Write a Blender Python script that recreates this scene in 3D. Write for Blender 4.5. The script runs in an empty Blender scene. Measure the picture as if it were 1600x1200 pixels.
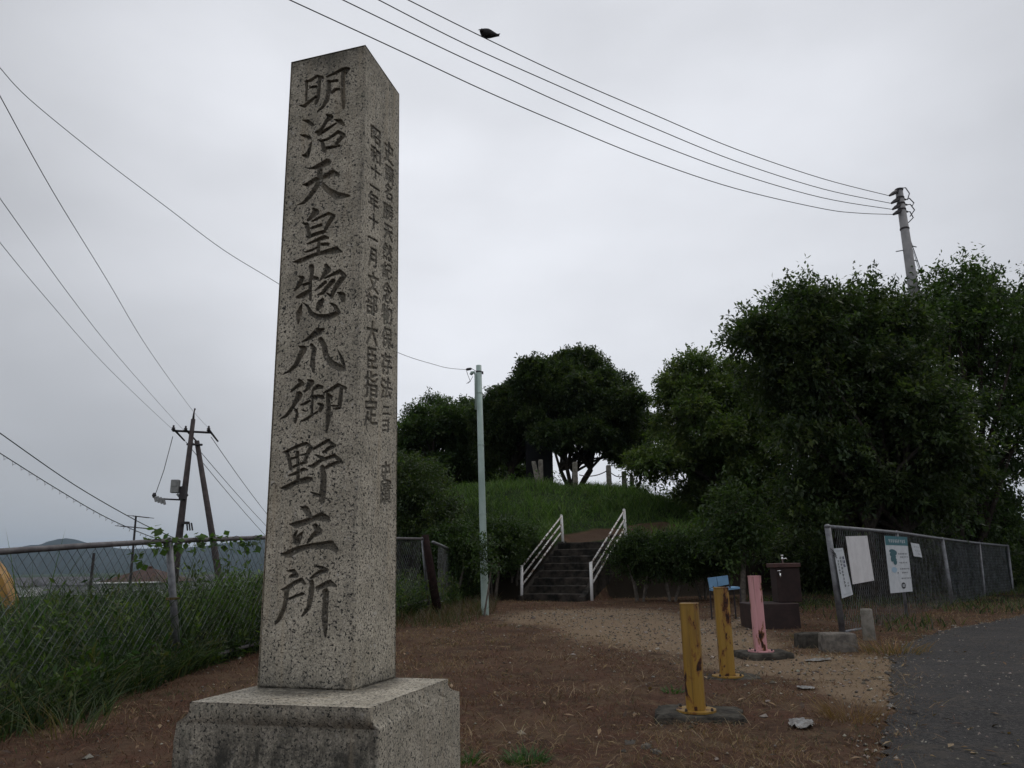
import bpy, math, random
import numpy as np
from mathutils import Vector, Matrix

scene = bpy.context.scene
COL = scene.collection
rng = np.random.default_rng(7)
random.seed(7)

# ------------------------------------------------------------------ camera
FPX, PITCH, ROLL, CZ = 1161.0, 0.2374, -0.0165, 1.05      # focal length in 1600-wide pixels
Fv = np.array([0, math.cos(PITCH), math.sin(PITCH)])
Uv = np.array([0, -math.sin(PITCH), math.cos(PITCH)])
Rv = np.array([1.0, 0, 0])
CR = math.cos(ROLL) * Rv + math.sin(ROLL) * Uv
CU = -math.sin(ROLL) * Rv + math.cos(ROLL) * Uv
CAMP = np.array([0, 0, CZ])
cam = bpy.data.cameras.new('camera')
cam.lens = FPX / 1600 * 36
cam.sensor_width = 36
cam.clip_start = 0.05
cam.clip_end = 30000
camo = bpy.data.objects.new('camera', cam)
COL.objects.link(camo)
camo.matrix_world = Matrix(((CR[0], CU[0], -Fv[0], 0), (CR[1], CU[1], -Fv[1], 0), (CR[2], CU[2], -Fv[2], CZ), (0, 0, 0, 1)))
scene.camera = camo

# ------------------------------------------------------------------ sky
HAZE = 0.00009
SUN_EL, SUN_AZ = math.radians(52), math.radians(60)        # azimuth clockwise from +Y
world = bpy.data.worlds.new('World')
scene.world = world
world.use_nodes = True
nt = world.node_tree
nt.nodes.clear()
N = nt.nodes.new
L = nt.links.new
out = N('ShaderNodeOutputWorld')
bg = N('ShaderNodeBackground')
bg.inputs['Strength'].default_value = 0.1
sky = N('ShaderNodeTexSky')
sky.sky_type = 'NISHITA'
sky.sun_disc = False
sky.sun_elevation = SUN_EL
sky.sun_rotation = SUN_AZ
tc = N('ShaderNodeTexCoord')
nz = N('ShaderNodeTexNoise')
nz.inputs['Scale'].default_value = 2.0
nz.inputs['Detail'].default_value = 6.0
nz.inputs['Roughness'].default_value = 0.48
mp = N('ShaderNodeMapping')
mp.inputs['Scale'].default_value = (1.0, 1.0, 2.2)
mp.inputs['Location'].default_value = (0.35, 0.1, 0.2)
L(tc.outputs['Generated'], mp.inputs['Vector'])
L(mp.outputs['Vector'], nz.inputs['Vector'])
dp = N('ShaderNodeVectorMath')
dp.operation = 'DOT_PRODUCT'
gd = Fv + CR * (860 - 800) / FPX + CU * (600 - 470) / FPX
gd = gd / np.linalg.norm(gd)
dp.inputs[1].default_value = tuple(gd)
L(tc.outputs['Generated'], dp.inputs[0])
gr = N('ShaderNodeMapRange')
gr.interpolation_type = 'SMOOTHERSTEP'
gr.inputs['From Min'].default_value = 0.66
gr.inputs['From Max'].default_value = 1.0
gr.inputs['To Min'].default_value = 5.2
gr.inputs['To Max'].default_value = 8.7
L(dp.outputs['Value'], gr.inputs['Value'])
nr = N('ShaderNodeMapRange')
nr.inputs['From Min'].default_value = 0.3
nr.inputs['From Max'].default_value = 0.7
nr.inputs['To Min'].default_value = 0.86
nr.inputs['To Max'].default_value = 1.13
L(nz.outputs['Fac'], nr.inputs['Value'])
ml = N('ShaderNodeMath')
ml.operation = 'MULTIPLY'
L(gr.outputs['Result'], ml.inputs[0])
L(nr.outputs['Result'], ml.inputs[1])
dp2 = N('ShaderNodeVectorMath')
dp2.operation = 'DOT_PRODUCT'
gd2 = Fv + CR * (200 - 800) / FPX + CU * (600 - 790) / FPX
gd2 = gd2 / np.linalg.norm(gd2)
dp2.inputs[1].default_value = tuple(gd2)
L(tc.outputs['Generated'], dp2.inputs[0])
gr2 = N('ShaderNodeMapRange')
gr2.interpolation_type = 'SMOOTHSTEP'
for k_, v_ in (('From Min', 0.95), ('From Max', 1.0), ('To Min', 1.0), ('To Max', 0.68)):
    gr2.inputs[k_].default_value = v_
L(dp2.outputs['Value'], gr2.inputs['Value'])
ml2 = N('ShaderNodeMath')
ml2.operation = 'MULTIPLY'
L(ml.outputs[0], ml2.inputs[0])
L(gr2.outputs['Result'], ml2.inputs[1])
# added fill: unseen sky overhead and behind camera brightened to lift ground and pillar
sx = N('ShaderNodeSeparateXYZ')
L(tc.outputs['Generated'], sx.inputs[0])
gz_n = N('ShaderNodeMapRange'); gz_n.interpolation_type = 'SMOOTHSTEP'
for k_, v_ in (('From Min', 0.66), ('From Max', 0.95), ('To Min', 1.0), ('To Max', 1.5)):
    gz_n.inputs[k_].default_value = v_
L(sx.outputs['Z'], gz_n.inputs['Value'])
gy_n = N('ShaderNodeMapRange'); gy_n.interpolation_type = 'SMOOTHSTEP'
for k_, v_ in (('From Min', 0.25), ('From Max', -0.6), ('To Min', 1.0), ('To Max', 1.3)):
    gy_n.inputs[k_].default_value = v_
L(sx.outputs['Y'], gy_n.inputs['Value'])
ml3 = N('ShaderNodeMath'); ml3.operation = 'MULTIPLY'
L(gz_n.outputs['Result'], ml3.inputs[0]); L(gy_n.outputs['Result'], ml3.inputs[1])
ml4 = N('ShaderNodeMath'); ml4.operation = 'MULTIPLY'
L(ml2.outputs[0], ml4.inputs[0]); L(ml3.outputs[0], ml4.inputs[1])
cr = N('ShaderNodeMix')
cr.data_type = 'RGBA'
cr.blend_type = 'MULTIPLY'
cr.inputs['Factor'].default_value = 1.0
cr.inputs['A'].default_value = (0.955, 0.975, 1.03, 1)
L(ml4.outputs[0], cr.inputs['B'])
mx = N('ShaderNodeMix')
mx.data_type = 'RGBA'
mx.inputs['Factor'].default_value = 0.95
L(sky.outputs['Color'], mx.inputs['A'])
L(cr.outputs['Result'], mx.inputs['B'])
L(mx.outputs['Result'], bg.inputs['Color'])
L(bg.outputs['Background'], out.inputs['Surface'])

sun = bpy.data.lights.new('sun', 'SUN')
sun.energy = 0.55
sun.angle = math.radians(25)
sun.color = (1.0, 0.95, 0.88)
suno = bpy.data.objects.new('sun', sun)
COL.objects.link(suno)
sd = Vector((math.sin(SUN_AZ) * math.cos(SUN_EL), math.cos(SUN_AZ) * math.cos(SUN_EL), math.sin(SUN_EL)))
suno.rotation_euler = sd.to_track_quat('Z', 'Y').to_euler()
suno.location = (20, 20, 40)

scene.view_settings.view_transform = 'Standard'
scene.view_settings.look = 'None'
scene.view_settings.exposure = 0.0
scene.view_settings.gamma = 1.0
scene.cycles.max_bounces = 6
scene.cycles.volume_bounces = 1

# ------------------------------------------------------------------ helpers
def ray(px, py):
    return Fv + CR * (px - 800) / FPX - CU * (py - 600) / FPX

def P(px, py, Y):
    """world point seen at a photo pixel, at distance Y (metres ahead)"""
    r = ray(px, py)
    return CAMP + r * (Y / r[1])

def PZ(px, py, z):
    r = ray(px, py)
    return CAMP + r * ((z - CZ) / r[2])

def PP(px, py, p0, d):
    """point on the vertical plane through p0 along direction d"""
    n = np.array([d[1], -d[0], 0.0])
    r = ray(px, py)
    return CAMP + r * (np.dot(np.array([p0[0], p0[1], 0]) - np.array([0, 0, 0]), n) / np.dot(r, n))

def PG(px, py):
    """point on the ground"""
    r = ray(px, py)
    lo, hi = 0.3, 80.0
    for Y in np.arange(0.8, 60, 0.1):
        p = CAMP + r * (Y / r[1])
        if p[2] <= ground_z(p[0], p[1]):
            return p
    return CAMP + r * (60 / r[1])

def proj(Pt):
    v = np.asarray(Pt) - CAMP
    d = v @ Fv
    return np.stack([800 + FPX * (v @ CR) / d, 600 - FPX * (v @ CU) / d], -1)

def hash2(ix, iy, s):
    h = (ix.astype(np.int64) * 374761393 + iy.astype(np.int64) * 668265263 + s * 974711) & 0x7fffffff
    h = ((h ^ (h >> 13)) * 1274126177) & 0x7fffffff
    return ((h ^ (h >> 16)) & 0xffff) / 65535.0

def vnoise(x, y, s=0):
    x = np.asarray(x, float); y = np.asarray(y, float)
    ix = np.floor(x); iy = np.floor(y)
    fx = x - ix; fy = y - iy
    fx = fx * fx * (3 - 2 * fx); fy = fy * fy * (3 - 2 * fy)
    a = hash2(ix, iy, s); b = hash2(ix + 1, iy, s); c = hash2(ix, iy + 1, s); d = hash2(ix + 1, iy + 1, s)
    return (a * (1 - fx) + b * fx) * (1 - fy) + (c * (1 - fx) + d * fx) * fy

def fbm(x, y, s=0, o=3):
    t = 0; a = 0.5; n = 0
    for k in range(o):
        t = t + a * vnoise(x * 2 ** k, y * 2 ** k, s + k); n += a; a *= 0.5
    return t / n

def sstep(a, b, x):
    t = np.clip((np.asarray(x, float) - a) / (b - a), 0, 1)
    return t * t * (3 - 2 * t)

class MB:
    def __init__(self):
        self.v = []; self.f = []; self.m = []
    def add(self, verts, faces, mi=0):
        o = len(self.v)
        self.v.extend([tuple(map(float, q)) for q in verts])
        self.f.extend([tuple(o + i for i in fc) for fc in faces])
        self.m.extend([mi] * len(faces))
        return self
    def box(self, c, s, rz=0.0, bev=0.0, mi=0, taper=1.0, tilt=None):
        x, y, z = s[0] / 2, s[1] / 2, s[2] / 2
        if bev <= 0:
            vs = [(-x, -y, -z), (x, -y, -z), (x, y, -z), (-x, y, -z), (-x * taper, -y * taper, z), (x * taper, -y * taper, z), (x * taper, y * taper, z), (-x * taper, y * taper, z)]
            fs = [(0, 3, 2, 1), (4, 5, 6, 7), (0, 1, 5, 4), (1, 2, 6, 5), (2, 3, 7, 6), (3, 0, 4, 7)]
        else:
            b = bev
            rings = []
            for zz, i, k in ((-z, b, 1), (-z + b, 0, 1), (z - b, 0, taper), (z, b, taper)):
                xx, yy = x * k - i, y * k - i
                bb = b * 0.6
                rings.append([(-xx + bb, -yy, zz), (xx - bb, -yy, zz), (xx, -yy + bb, zz), (xx, yy - bb, zz), (xx - bb, yy, zz), (-xx + bb, yy, zz), (-xx, yy - bb, zz), (-xx, -yy + bb, zz)])
            vs = [q for r_ in rings for q in r_]
            fs = [tuple(range(7, -1, -1)), tuple(range(24, 32))]
            for a in range(3):
                for i in range(8):
                    j = (i + 1) % 8
                    fs.append((a * 8 + i, a * 8 + j, a * 8 + 8 + j, a * 8 + 8 + i))
        ca, sa = math.cos(rz), math.sin(rz)
        o = []
        for q in vs:
            if tilt is not None:
                q = tilt @ Vector(q)
            o.append((c[0] + ca * q[0] - sa * q[1], c[1] + sa * q[0] + ca * q[1], c[2] + q[2]))
        return self.add(o, fs, mi)
    def tube(self, pts, r, n=8, cap=True, mi=0):
        pts = [Vector(tuple(map(float, p))) for p in pts]
        if not hasattr(r, '__len__'):
            r = [r] * len(pts)
        T = []
        for i in range(len(pts)):
            a = pts[max(0, i - 1)]; b = pts[min(len(pts) - 1, i + 1)]
            t = (b - a)
            T.append(t.normalized() if t.length > 1e-9 else Vector((0, 0, 1)))
        u = T[0].orthogonal().normalized()
        vs = []
        for i, p in enumerate(pts):
            u = (u - T[i] * u.dot(T[i]))
            u = u.normalized() if u.length > 1e-6 else T[i].orthogonal().normalized()
            w = T[i].cross(u)
            for k in range(n):
                a = 2 * math.pi * (k + 0.5) / n
                vs.append(p + (u * math.cos(a) + w * math.sin(a)) * r[i])
        fs = []
        for i in range(len(pts) - 1):
            for k in range(n):
                j = (k + 1) % n
                fs.append((i * n + k, i * n + j, i * n + n + j, i * n + n + k))
        if cap:
            fs.append(tuple(range(n - 1, -1, -1)))
            fs.append(tuple(range((len(pts) - 1) * n, len(pts) * n)))
        return self.add(vs, fs, mi)
    def prism(self, poly, z0, z1, mi=0):
        n = len(poly)
        zz0 = z0 if hasattr(z0, '__len__') else [z0] * n
        zz1 = z1 if hasattr(z1, '__len__') else [z1] * n
        vs = [(p[0], p[1], zz0[i]) for i, p in enumerate(poly)] + [(p[0], p[1], zz1[i]) for i, p in enumerate(poly)]
        fs = [tuple(range(n - 1, -1, -1)), tuple(range(n, 2 * n))] + [(i, (i + 1) % n, n + (i + 1) % n, n + i) for i in range(n)]
        return self.add(vs, fs, mi)
    def lathe(self, c, prof, n=16, mi=0, axis=None):
        vs = []; fs = []
        A = Vector(axis).normalized() if axis is not None else Vector((0, 0, 1))
        u = A.orthogonal().normalized(); w = A.cross(u)
        for (r_, z_) in prof:
            for k in range(n):
                a = 2 * math.pi * k / n
                q = Vector(tuple(c)) + A * z_ + (u * math.cos(a) + w * math.sin(a)) * max(r_, 1e-4)
                vs.append(q)
        for i in range(len(prof) - 1):
            for k in range(n):
                j = (k + 1) % n
                fs.append((i * n + k, i * n + j, i * n + n + j, i * n + n + k))
        fs.append(tuple(range(n - 1, -1, -1)))
        fs.append(tuple(range((len(prof) - 1) * n, len(prof) * n)))
        return self.add(vs, fs, mi)
    def build(self, name, mats, parent=None, smooth=False):
        me = bpy.data.meshes.new(name)
        me.from_pydata(self.v, [], self.f)
        ms = mats if isinstance(mats, (list, tuple)) else [mats]
        for m in ms:
            me.materials.append(m)
        if len(ms) > 1:
            me.polygons.foreach_set('material_index', self.m)
        if smooth:
            me.polygons.foreach_set('use_smooth', [True] * len(me.polygons))
        me.update()
        return link(name, me, parent)

def link(name, me, parent=None):
    o = bpy.data.objects.new(name, me)
    COL.objects.link(o)
    if parent is not None:
        o.parent = parent
        o.matrix_parent_inverse = Matrix.Translation(-parent.location) if parent.type == 'EMPTY' and parent.parent is None else Matrix.Identity(4)
    return o

def tag(o, label=None, cat=None, group=None, kind=None):
    if label: o['label'] = label
    if cat: o['category'] = cat
    if group: o['group'] = group
    if kind: o['kind'] = kind
    return o

def empty(name, loc, label, cat, group=None):
    o = bpy.data.objects.new(name, None)
    COL.objects.link(o)
    o.location = tuple(map(float, loc))
    o.empty_display_size = 0.3
    return tag(o, label, cat, group)

def quads_mesh(name, V, nper, mat, col=None, parent=None, tris=False):
    """V: (n*nper,3) vertices, each run of nper a polygon (vectorised)"""
    V = np.ascontiguousarray(V, dtype=np.float32)
    n = len(V) // nper
    me = bpy.data.meshes.new(name)
    me.vertices.add(len(V))
    me.vertices.foreach_set('co', V.ravel())
    me.loops.add(len(V))
    me.loops.foreach_set('vertex_index', np.arange(len(V), dtype=np.int32))
    me.polygons.add(n)
    me.polygons.foreach_set('loop_start', np.arange(n, dtype=np.int32) * nper)
    me.polygons.foreach_set('loop_total', np.full(n, nper, dtype=np.int32))
    if col is not None:
        a = me.color_attributes.new('col', 'FLOAT_COLOR', 'POINT')
        c = np.ones((len(V), 4), np.float32)
        c[:, :3] = col
        a.data.foreach_set('color', c.ravel())
    me.materials.append(mat)
    me.update(calc_edges=True)
    return link(name, me, parent)

def grid_mesh(name, X, keep=None, mats=None, parent=None, attrs=None, smooth=True, flip=False):
    """X: (r,c,3) grid of points"""
    r, c = X.shape[:2]
    idx = np.arange(r * c).reshape(r, c)
    q = np.stack([idx[:-1, :-1], idx[:-1, 1:], idx[1:, 1:], idx[1:, :-1]], -1).reshape(-1, 4)
    if flip:
        q = q[:, ::-1]
    if keep is not None:
        q = q[keep.ravel()]
    used = np.unique(q)
    mp_ = np.full(r * c, -1); mp_[used] = np.arange(len(used))
    q = mp_[q]
    V = X.reshape(-1, 3)[used].astype(np.float32)
    me = bpy.data.meshes.new(name)
    me.vertices.add(len(V)); me.vertices.foreach_set('co', V.ravel())
    me.loops.add(q.size); me.loops.foreach_set('vertex_index', q.ravel().astype(np.int32))
    me.polygons.add(len(q))
    me.polygons.foreach_set('loop_start', np.arange(len(q), dtype=np.int32) * 4)
    me.polygons.foreach_set('loop_total', np.full(len(q), 4, dtype=np.int32))
    if smooth:
        me.polygons.foreach_set('use_smooth', np.ones(len(q), dtype=bool))
    if attrs:
        for k, a in attrs.items():
            at = me.attributes.new(k, 'FLOAT', 'POINT')
            at.data.foreach_set('value', a.reshape(-1)[used].astype(np.float32))
    me.materials.append(mats)
    me.update(calc_edges=True)
    return link(name, me, parent)

# ------------------------------------------------------------------ materials
class MAT:
    def __init__(self, name, rough=0.8, metal=0.0, spec=0.3):
        self.m = bpy.data.materials.new(name)
        self.m.use_nodes = True
        self.t = self.m.node_tree
        self.b = self.t.nodes['Principled BSDF']
        self.b.inputs['Roughness'].default_value = rough
        self.b.inputs['Metallic'].default_value = metal
        self.b.inputs['Specular IOR Level'].default_value = spec
        self.c = self.t.nodes.new('ShaderNodeTexCoord')
    def n(self, t): return self.t.nodes.new(t)
    def l(self, a, b): self.t.links.new(a, b)
    def noise(self, scale, detail=4, rough=0.6, dist=0.0, vec=None, stretch=None):
        x = self.n('ShaderNodeTexNoise')
        x.inputs['Scale'].default_value = scale
        x.inputs['Detail'].default_value = detail
        x.inputs['Roughness'].default_value = rough
        x.inputs['Distortion'].default_value = dist
        v = vec or self.c.outputs['Object']
        if stretch:
            m_ = self.n('ShaderNodeMapping'); m_.inputs['Scale'].default_value = stretch
            self.l(v, m_.inputs['Vector']); v = m_.outputs['Vector']
        self.l(v, x.inputs['Vector'])
        return x.outputs['Fac']
    def ramp(self, f, a, b, lo=0.0, hi=1.0):
        x = self.n('ShaderNodeMapRange')
        x.interpolation_type = 'SMOOTHSTEP'
        for k, v in (('From Min', a), ('From Max', b), ('To Min', lo), ('To Max', hi)):
            x.inputs[k].default_value = v
        self.l(f, x.inputs['Value'])
        return x.outputs['Result']
    def attr(self, name, fac=True):
        x = self.n('ShaderNodeAttribute'); x.attribute_name = name
        return x.outputs['Fac'] if fac else x.outputs['Color']
    def math(self, op, a, b):
        x = self.n('ShaderNodeMath'); x.operation = op
        for i, q in enumerate((a, b)):
            if isinstance(q, (int, float)): x.inputs[i].default_value = q
            else: self.l(q, x.inputs[i])
        return x.outputs[0]
    def mix(self, f, a, b, blend='MIX'):
        x = self.n('ShaderNodeMix'); x.data_type = 'RGBA'; x.blend_type = blend
        if isinstance(f, (int, float)): x.inputs['Factor'].default_value = f
        else: self.l(f, x.inputs['Factor'])
        for k, q in (('A', a), ('B', b)):
            if isinstance(q, tuple): x.inputs[k].default_value = (q + (1,))[:4]
            else: self.l(q, x.inputs[k])
        return x.outputs['Result']
    def color(self, c):
        if isinstance(c, tuple): self.b.inputs['Base Color'].default_value = (c + (1,))[:4]
        else: self.l(c, self.b.inputs['Base Color'])
        return self
    def bump(self, h, strength=0.5, dist=0.01):
        x = self.n('ShaderNodeBump')
        x.inputs['Strength'].default_value = strength
        x.inputs['Distance'].default_value = dist
        self.l(h, x.inputs['Height'])
        self.l(x.outputs['Normal'], self.b.inputs['Normal'])
        return self

def leaf_mat(name, trans=0.42, rough=0.55):
    M = MAT(name, rough, 0, 0.35)
    col = M.attr('col', False)
    M.color(col)
    tr = M.n('ShaderNodeBsdfTranslucent')
    cc = M.mix(1.0, col, (1.3, 1.5, 0.7), 'MULTIPLY')
    M.l(cc, tr.inputs['Color'])
    ms = M.n('ShaderNodeMixShader')
    ms.inputs[0].default_value = trans
    M.l(M.b.outputs[0], ms.inputs[1]); M.l(tr.outputs[0], ms.inputs[2])
    M.l(ms.outputs[0], M.t.nodes['Material Output'].inputs['Surface'])
    return M.m

def simple(name, c1, c2=None, rough=0.8, metal=0.0, scale=8, spec=0.3, bump=0.0, bd=0.005, lo=0.35, hi=0.65):
    M = MAT(name, rough, metal, spec)
    f = M.noise(scale, 5, 0.65)
    M.color(M.mix(M.ramp(f, lo, hi), c1, c2 if c2 else c1))
    if bump: M.bump(M.noise(scale * 4, 5, 0.7), bump, bd)
    return M.m

def rusty(name, paint, paint2, thr=0.56, scale=9):
    M = MAT(name, 0.5, 0, 0.4)
    f = M.noise(scale, 6, 0.62, 0.4, stretch=(1.0, 1.0, 0.45))
    run = M.ramp(M.noise(26, 3, 0.5, stretch=(1, 1, .05)), 0.54, 0.68, 0, 0.5)
    rust = M.mix(M.ramp(M.noise(30, 4), 0.4, 0.6), (0.022, 0.012, 0.009), (0.075, 0.026, 0.012))
    p = M.mix(M.ramp(M.noise(5, 4, stretch=(1, 1, .3)), 0.4, 0.65), paint, paint2)
    p = M.mix(run, p, (0.10, 0.055, 0.022))
    halo = M.mix(M.ramp(f, thr - 0.05, thr), p, (0.20, 0.085, 0.02))
    msk = M.ramp(f, thr, thr + 0.015)
    M.color(M.mix(msk, halo, rust))
    M.l(M.ramp(msk, 0, 1, 0.42, 0.9), M.b.inputs['Roughness'])
    M.bump(M.math('MULTIPLY', msk, -1.0), 0.4, 0.004)
    return M.m

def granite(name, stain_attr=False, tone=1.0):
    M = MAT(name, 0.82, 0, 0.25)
    base = M.mix(M.ramp(M.noise(9, 4), 0.35, 0.65), (0.46 * tone, 0.415 * tone, 0.345 * tone), (0.335 * tone, 0.303 * tone, 0.248 * tone))
    grain = M.mix(M.ramp(M.noise(210, 2, 0.5), 0.35, 0.65), (0.7, 0.7, 0.7), (1.25, 1.25, 1.2))
    base = M.mix(1.0, base, grain, 'MULTIPLY')
    spk = M.ramp(M.noise(125, 3, 0.6, 0.3), 0.555, 0.61)
    base = M.mix(spk, base, (0.035, 0.034, 0.032))
    spk2 = M.math('MULTIPLY', M.ramp(M.noise(75, 6, 0.8, 0.5), 0.60, 0.68), M.ramp(M.noise(5, 4, 0.6), 0.38, 0.6, 0.5, 1.0))
    base = M.mix(M.math('MULTIPLY', spk2, 0.5), base, (0.06, 0.056, 0.05))
    base = M.mix(M.ramp(M.noise(60, 3, 0.6), 0.62, 0.7, 0, 0.5), base, (0.55, 0.52, 0.48))
    # grime and lichen
    if stain_attr:
        st = M.attr('stain')
        g = M.math('MULTIPLY', st, M.ramp(M.math('ADD', M.noise(13, 7, 0.78, stretch=(1, 1, .6)), M.math('MULTIPLY', M.noise(70, 4, 0.7), 0.35)), 0.42, 0.80, 0, 0.93))
        base = M.mix(g, base, (0.045, 0.043, 0.037))
    streak = M.ramp(M.noise(22, 5, 0.6, stretch=(1, 1, .08)), 0.52, 0.75, 0, 0.45)
    base = M.mix(streak, base, (0.36, 0.29, 0.20))
    base = M.mix(M.ramp(M.noise(16, 5, 0.7, stretch=(1, 1, .1)), 0.54, 0.72, 0, 0.5), base, (0.10, 0.095, 0.08))
    base = M.mix(M.ramp(M.noise(7, 6, 0.8, 0.5), 0.58, 0.68, 0, 0.35), base, (0.15, 0.155, 0.12))
    M.color(base)
    M.bump(M.math('ADD', M.math('MULTIPLY', spk, -0.6), M.noise(120, 4, 0.7)), 0.55, 0.0022)
    return M

M_granite = granite('granite', True).m
gm = granite('granite_carved', False, 0.36)  # cut strokes toned darker: grime plus painted groove shade
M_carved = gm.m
M_galv = simple('galvanised_steel', (0.20, 0.205, 0.215), (0.12, 0.12, 0.13), 0.5, 0.55, 12, 0.5, 0.15, 0.002)
M_rail = simple('weathered_rail', (0.15, 0.142, 0.145), (0.085, 0.078, 0.08), 0.6, 0.3, 10)
M_wire = simple('fence_wire', (0.16, 0.17, 0.175), (0.06, 0.055, 0.05), 0.55, 0.5, 6)
M_cable = simple('cable_black', (0.03, 0.03, 0.034), None, 0.6)
M_pole_conc = simple('pole_concrete', (0.30, 0.29, 0.29), (0.22, 0.215, 0.22), 0.85, 0, 3, 0.2, 0.2)
M_pole_dark = simple('pole_dark', (0.075, 0.06, 0.058), (0.045, 0.038, 0.038), 0.8, 0, 5, 0.2, 0.3)
M_iron = simple('dark_iron', (0.035, 0.034, 0.04), (0.06, 0.05, 0.05), 0.6, 0.4, 20)
M_white = simple('white_paint', (0.72, 0.71, 0.70), (0.55, 0.53, 0.5), 0.5, 0, 14, 0.4, lo=.5, hi=.75)
M_whiterust = rusty('white_rusty_paint', (0.72, 0.71, 0.70), (0.6, 0.57, 0.53), 0.585, 14)
M_mint = simple('mint_paint', (0.36, 0.45, 0.41), (0.29, 0.37, 0.335), 0.5, 0, 3, 0.4)
M_concrete = simple('old_concrete', (0.085, 0.078, 0.065), (0.035, 0.032, 0.028), 0.95, 0, 9, 0.1, 0.7, 0.012)
M_stonepost = simple('stone_post', (0.24, 0.22, 0.19), (0.13, 0.12, 0.10), 0.9, 0, 10, 0.1, 0.5, 0.01)
M_step = simple('step_stone', (0.055, 0.047, 0.040), (0.012, 0.012, 0.011), 0.95, 0, 4, 0.1, 0.9, 0.02)
M_bark = simple('bark', (0.055, 0.045, 0.037), (0.025, 0.021, 0.018), 0.95, 0, 14, 0.1, 0.8, 0.01)
M_barkpale = simple('bark_pale', (0.15, 0.13, 0.11), (0.08, 0.07, 0.06), 0.95, 0, 14, 0.1, 0.6, 0.008)
M_leaf = leaf_mat('leaves')
M_grass = leaf_mat('grass_blades', 0.3, 0.6)
M_dry = leaf_mat('dry_grass_blades', 0.15, 0.85)
M_yellow = rusty('yellow_rusty_paint', (0.31, 0.18, 0.030), (0.22, 0.125, 0.024), 0.56, 10)
M_pink = rusty('pink_rusty_paint', (0.58, 0.30, 0.31), (0.50, 0.24, 0.25), 0.60, 11)
M_brown = simple('brown_panel', (0.036, 0.020, 0.018), (0.022, 0.013, 0.012), 0.6, 0, 8)
M_chrome = simple('chrome', (0.7, 0.7, 0.7), None, 0.25, 0.9, 5)

# ------------------------------------------------------------------ ground, mound, road
MC = np.array([1.2, 29.3])                 # mound centre
ST_A = PZ(815, 939, CZ - 0.86)             # foot of the left handrail
ST_DIR = np.array([0.50, 0.866])
ST_N = np.array([0.866, -0.50])
ST_W, ST_RUN, ST_RISE, ST_STEPS = 1.62, 0.27, 0.172, 8
FEN_L0 = P(278, 1040, 7.6); FEN_L1 = P(668, 940, 15.0)     # left fence feet
fd = (FEN_L1 - FEN_L0)[:2]; fd /= np.linalg.norm(fd)

def stair_st(x, y):
    dx = x - ST_A[0]; dy = y - ST_A[1]
    return dx * ST_DIR[0] + dy * ST_DIR[1], dx * ST_N[0] + dy * ST_N[1]

def ground_z(x, y):
    x = np.asarray(x, float); y = np.asarray(y, float)
    z = -0.03 + 0.0128 * np.clip(y, -5, 24)
    # the land drops away beyond the left fence
    side = (x - FEN_L0[0]) * fd[1] - (y - FEN_L0[1]) * fd[0]       # < 0 beyond the fence
    rowx = np.clip(-side, 0, 1e9)
    low = -6.4 * sstep(3.0, 60, rowx) * sstep(0, 10, rowx)
    far = -5.5 * sstep(60, 170, np.hypot(x, y)) * sstep(5, -25, x)
    z = z + np.minimum(low, far)
    # mound
    dx = x - MC[0]; dy = y - MC[1]
    r = np.hypot(dx, dy * 1.0)
    bank = 1.38 * sstep(10.7, 9.3, r)
    top = 2.2 * sstep(9.2, 2.9, r)
    skew = 1 + 0.05 * np.sin(np.arctan2(dy, dx) * 2 + 1)
    m = (bank + top * skew * (1 - 0.16 * sstep(0.5, 6, dx)))
    z = z + m + (0.34 * (fbm(x * 0.45, y * 0.45, 3) - 0.5) + 0.16 * (fbm(x * 1.5, y * 1.5, 4) - 0.5)) * sstep(0, 1, m)
    z = z + 0.06 * (fbm(x * 1.3, y * 1.3, 5) - 0.5) * sstep(1.5, 4, y)
    # cut for the stairs
    s, t = stair_st(x, y)
    z0 = ST_A[2]
    ins = sstep(-0.14, 0.0, t) * sstep(ST_W + 0.14, ST_W, t)
    sz = z0 + np.clip(s / ST_RUN, 0, ST_STEPS) * ST_RISE
    insr = ins * sstep(-0.3, 0.05, s) * sstep(ST_RUN * ST_STEPS + 0.9, ST_RUN * ST_STEPS + 0.2, s)
    z = z * (1 - insr) + (sz - 0.22 + 0.2 * sstep(ST_RUN * ST_STEPS - 0.1, ST_RUN * ST_STEPS + 0.25, s)) * insr
    return z

# road
rb = [PG(px, py) for px, py in ((1380, 1210), (1393, 1130), (1395, 1075), (1394, 1030), (1416, 1006), (1470, 988), (1530, 975), (1600, 962))]
d_ = rb[-1] - rb[-2]
rb = [rb[0] + (rb[0] - rb[1]) * 3.5] + rb + [rb[-1] + np.array([6, 2.6, 0]), rb[-1] + np.array([30, 11, 0])]
edge = np.array([[p[0], p[1]] for p in rb])
es = np.concatenate([[0], np.cumsum(np.hypot(*np.diff(edge, axis=0).T))])
ss = np.arange(0, es[-1], 0.03)
ex = np.interp(ss, es, edge[:, 0]); ey = np.interp(ss, es, edge[:, 1])
tx = np.gradient(ex); ty = np.gradient(ey); ln = np.hypot(tx, ty); nx, ny = ty / ln, -tx / ln     # pointing to the right
k = 41; ker = np.ones(k) / k
nx = np.convolve(np.pad(nx, k // 2, 'edge'), ker, 'valid'); ny = np.convolve(np.pad(ny, k // 2, 'edge'), ker, 'valid')
jag = 0.10 * (fbm(ss * 1.1, ss * 0, 21, 4) - 0.5) + 0.10 * (fbm(ss * 5, ss * 0, 22, 4) - 0.5) + 0.05 * (vnoise(ss * 21, ss * 0, 23) - 0.5)
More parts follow.
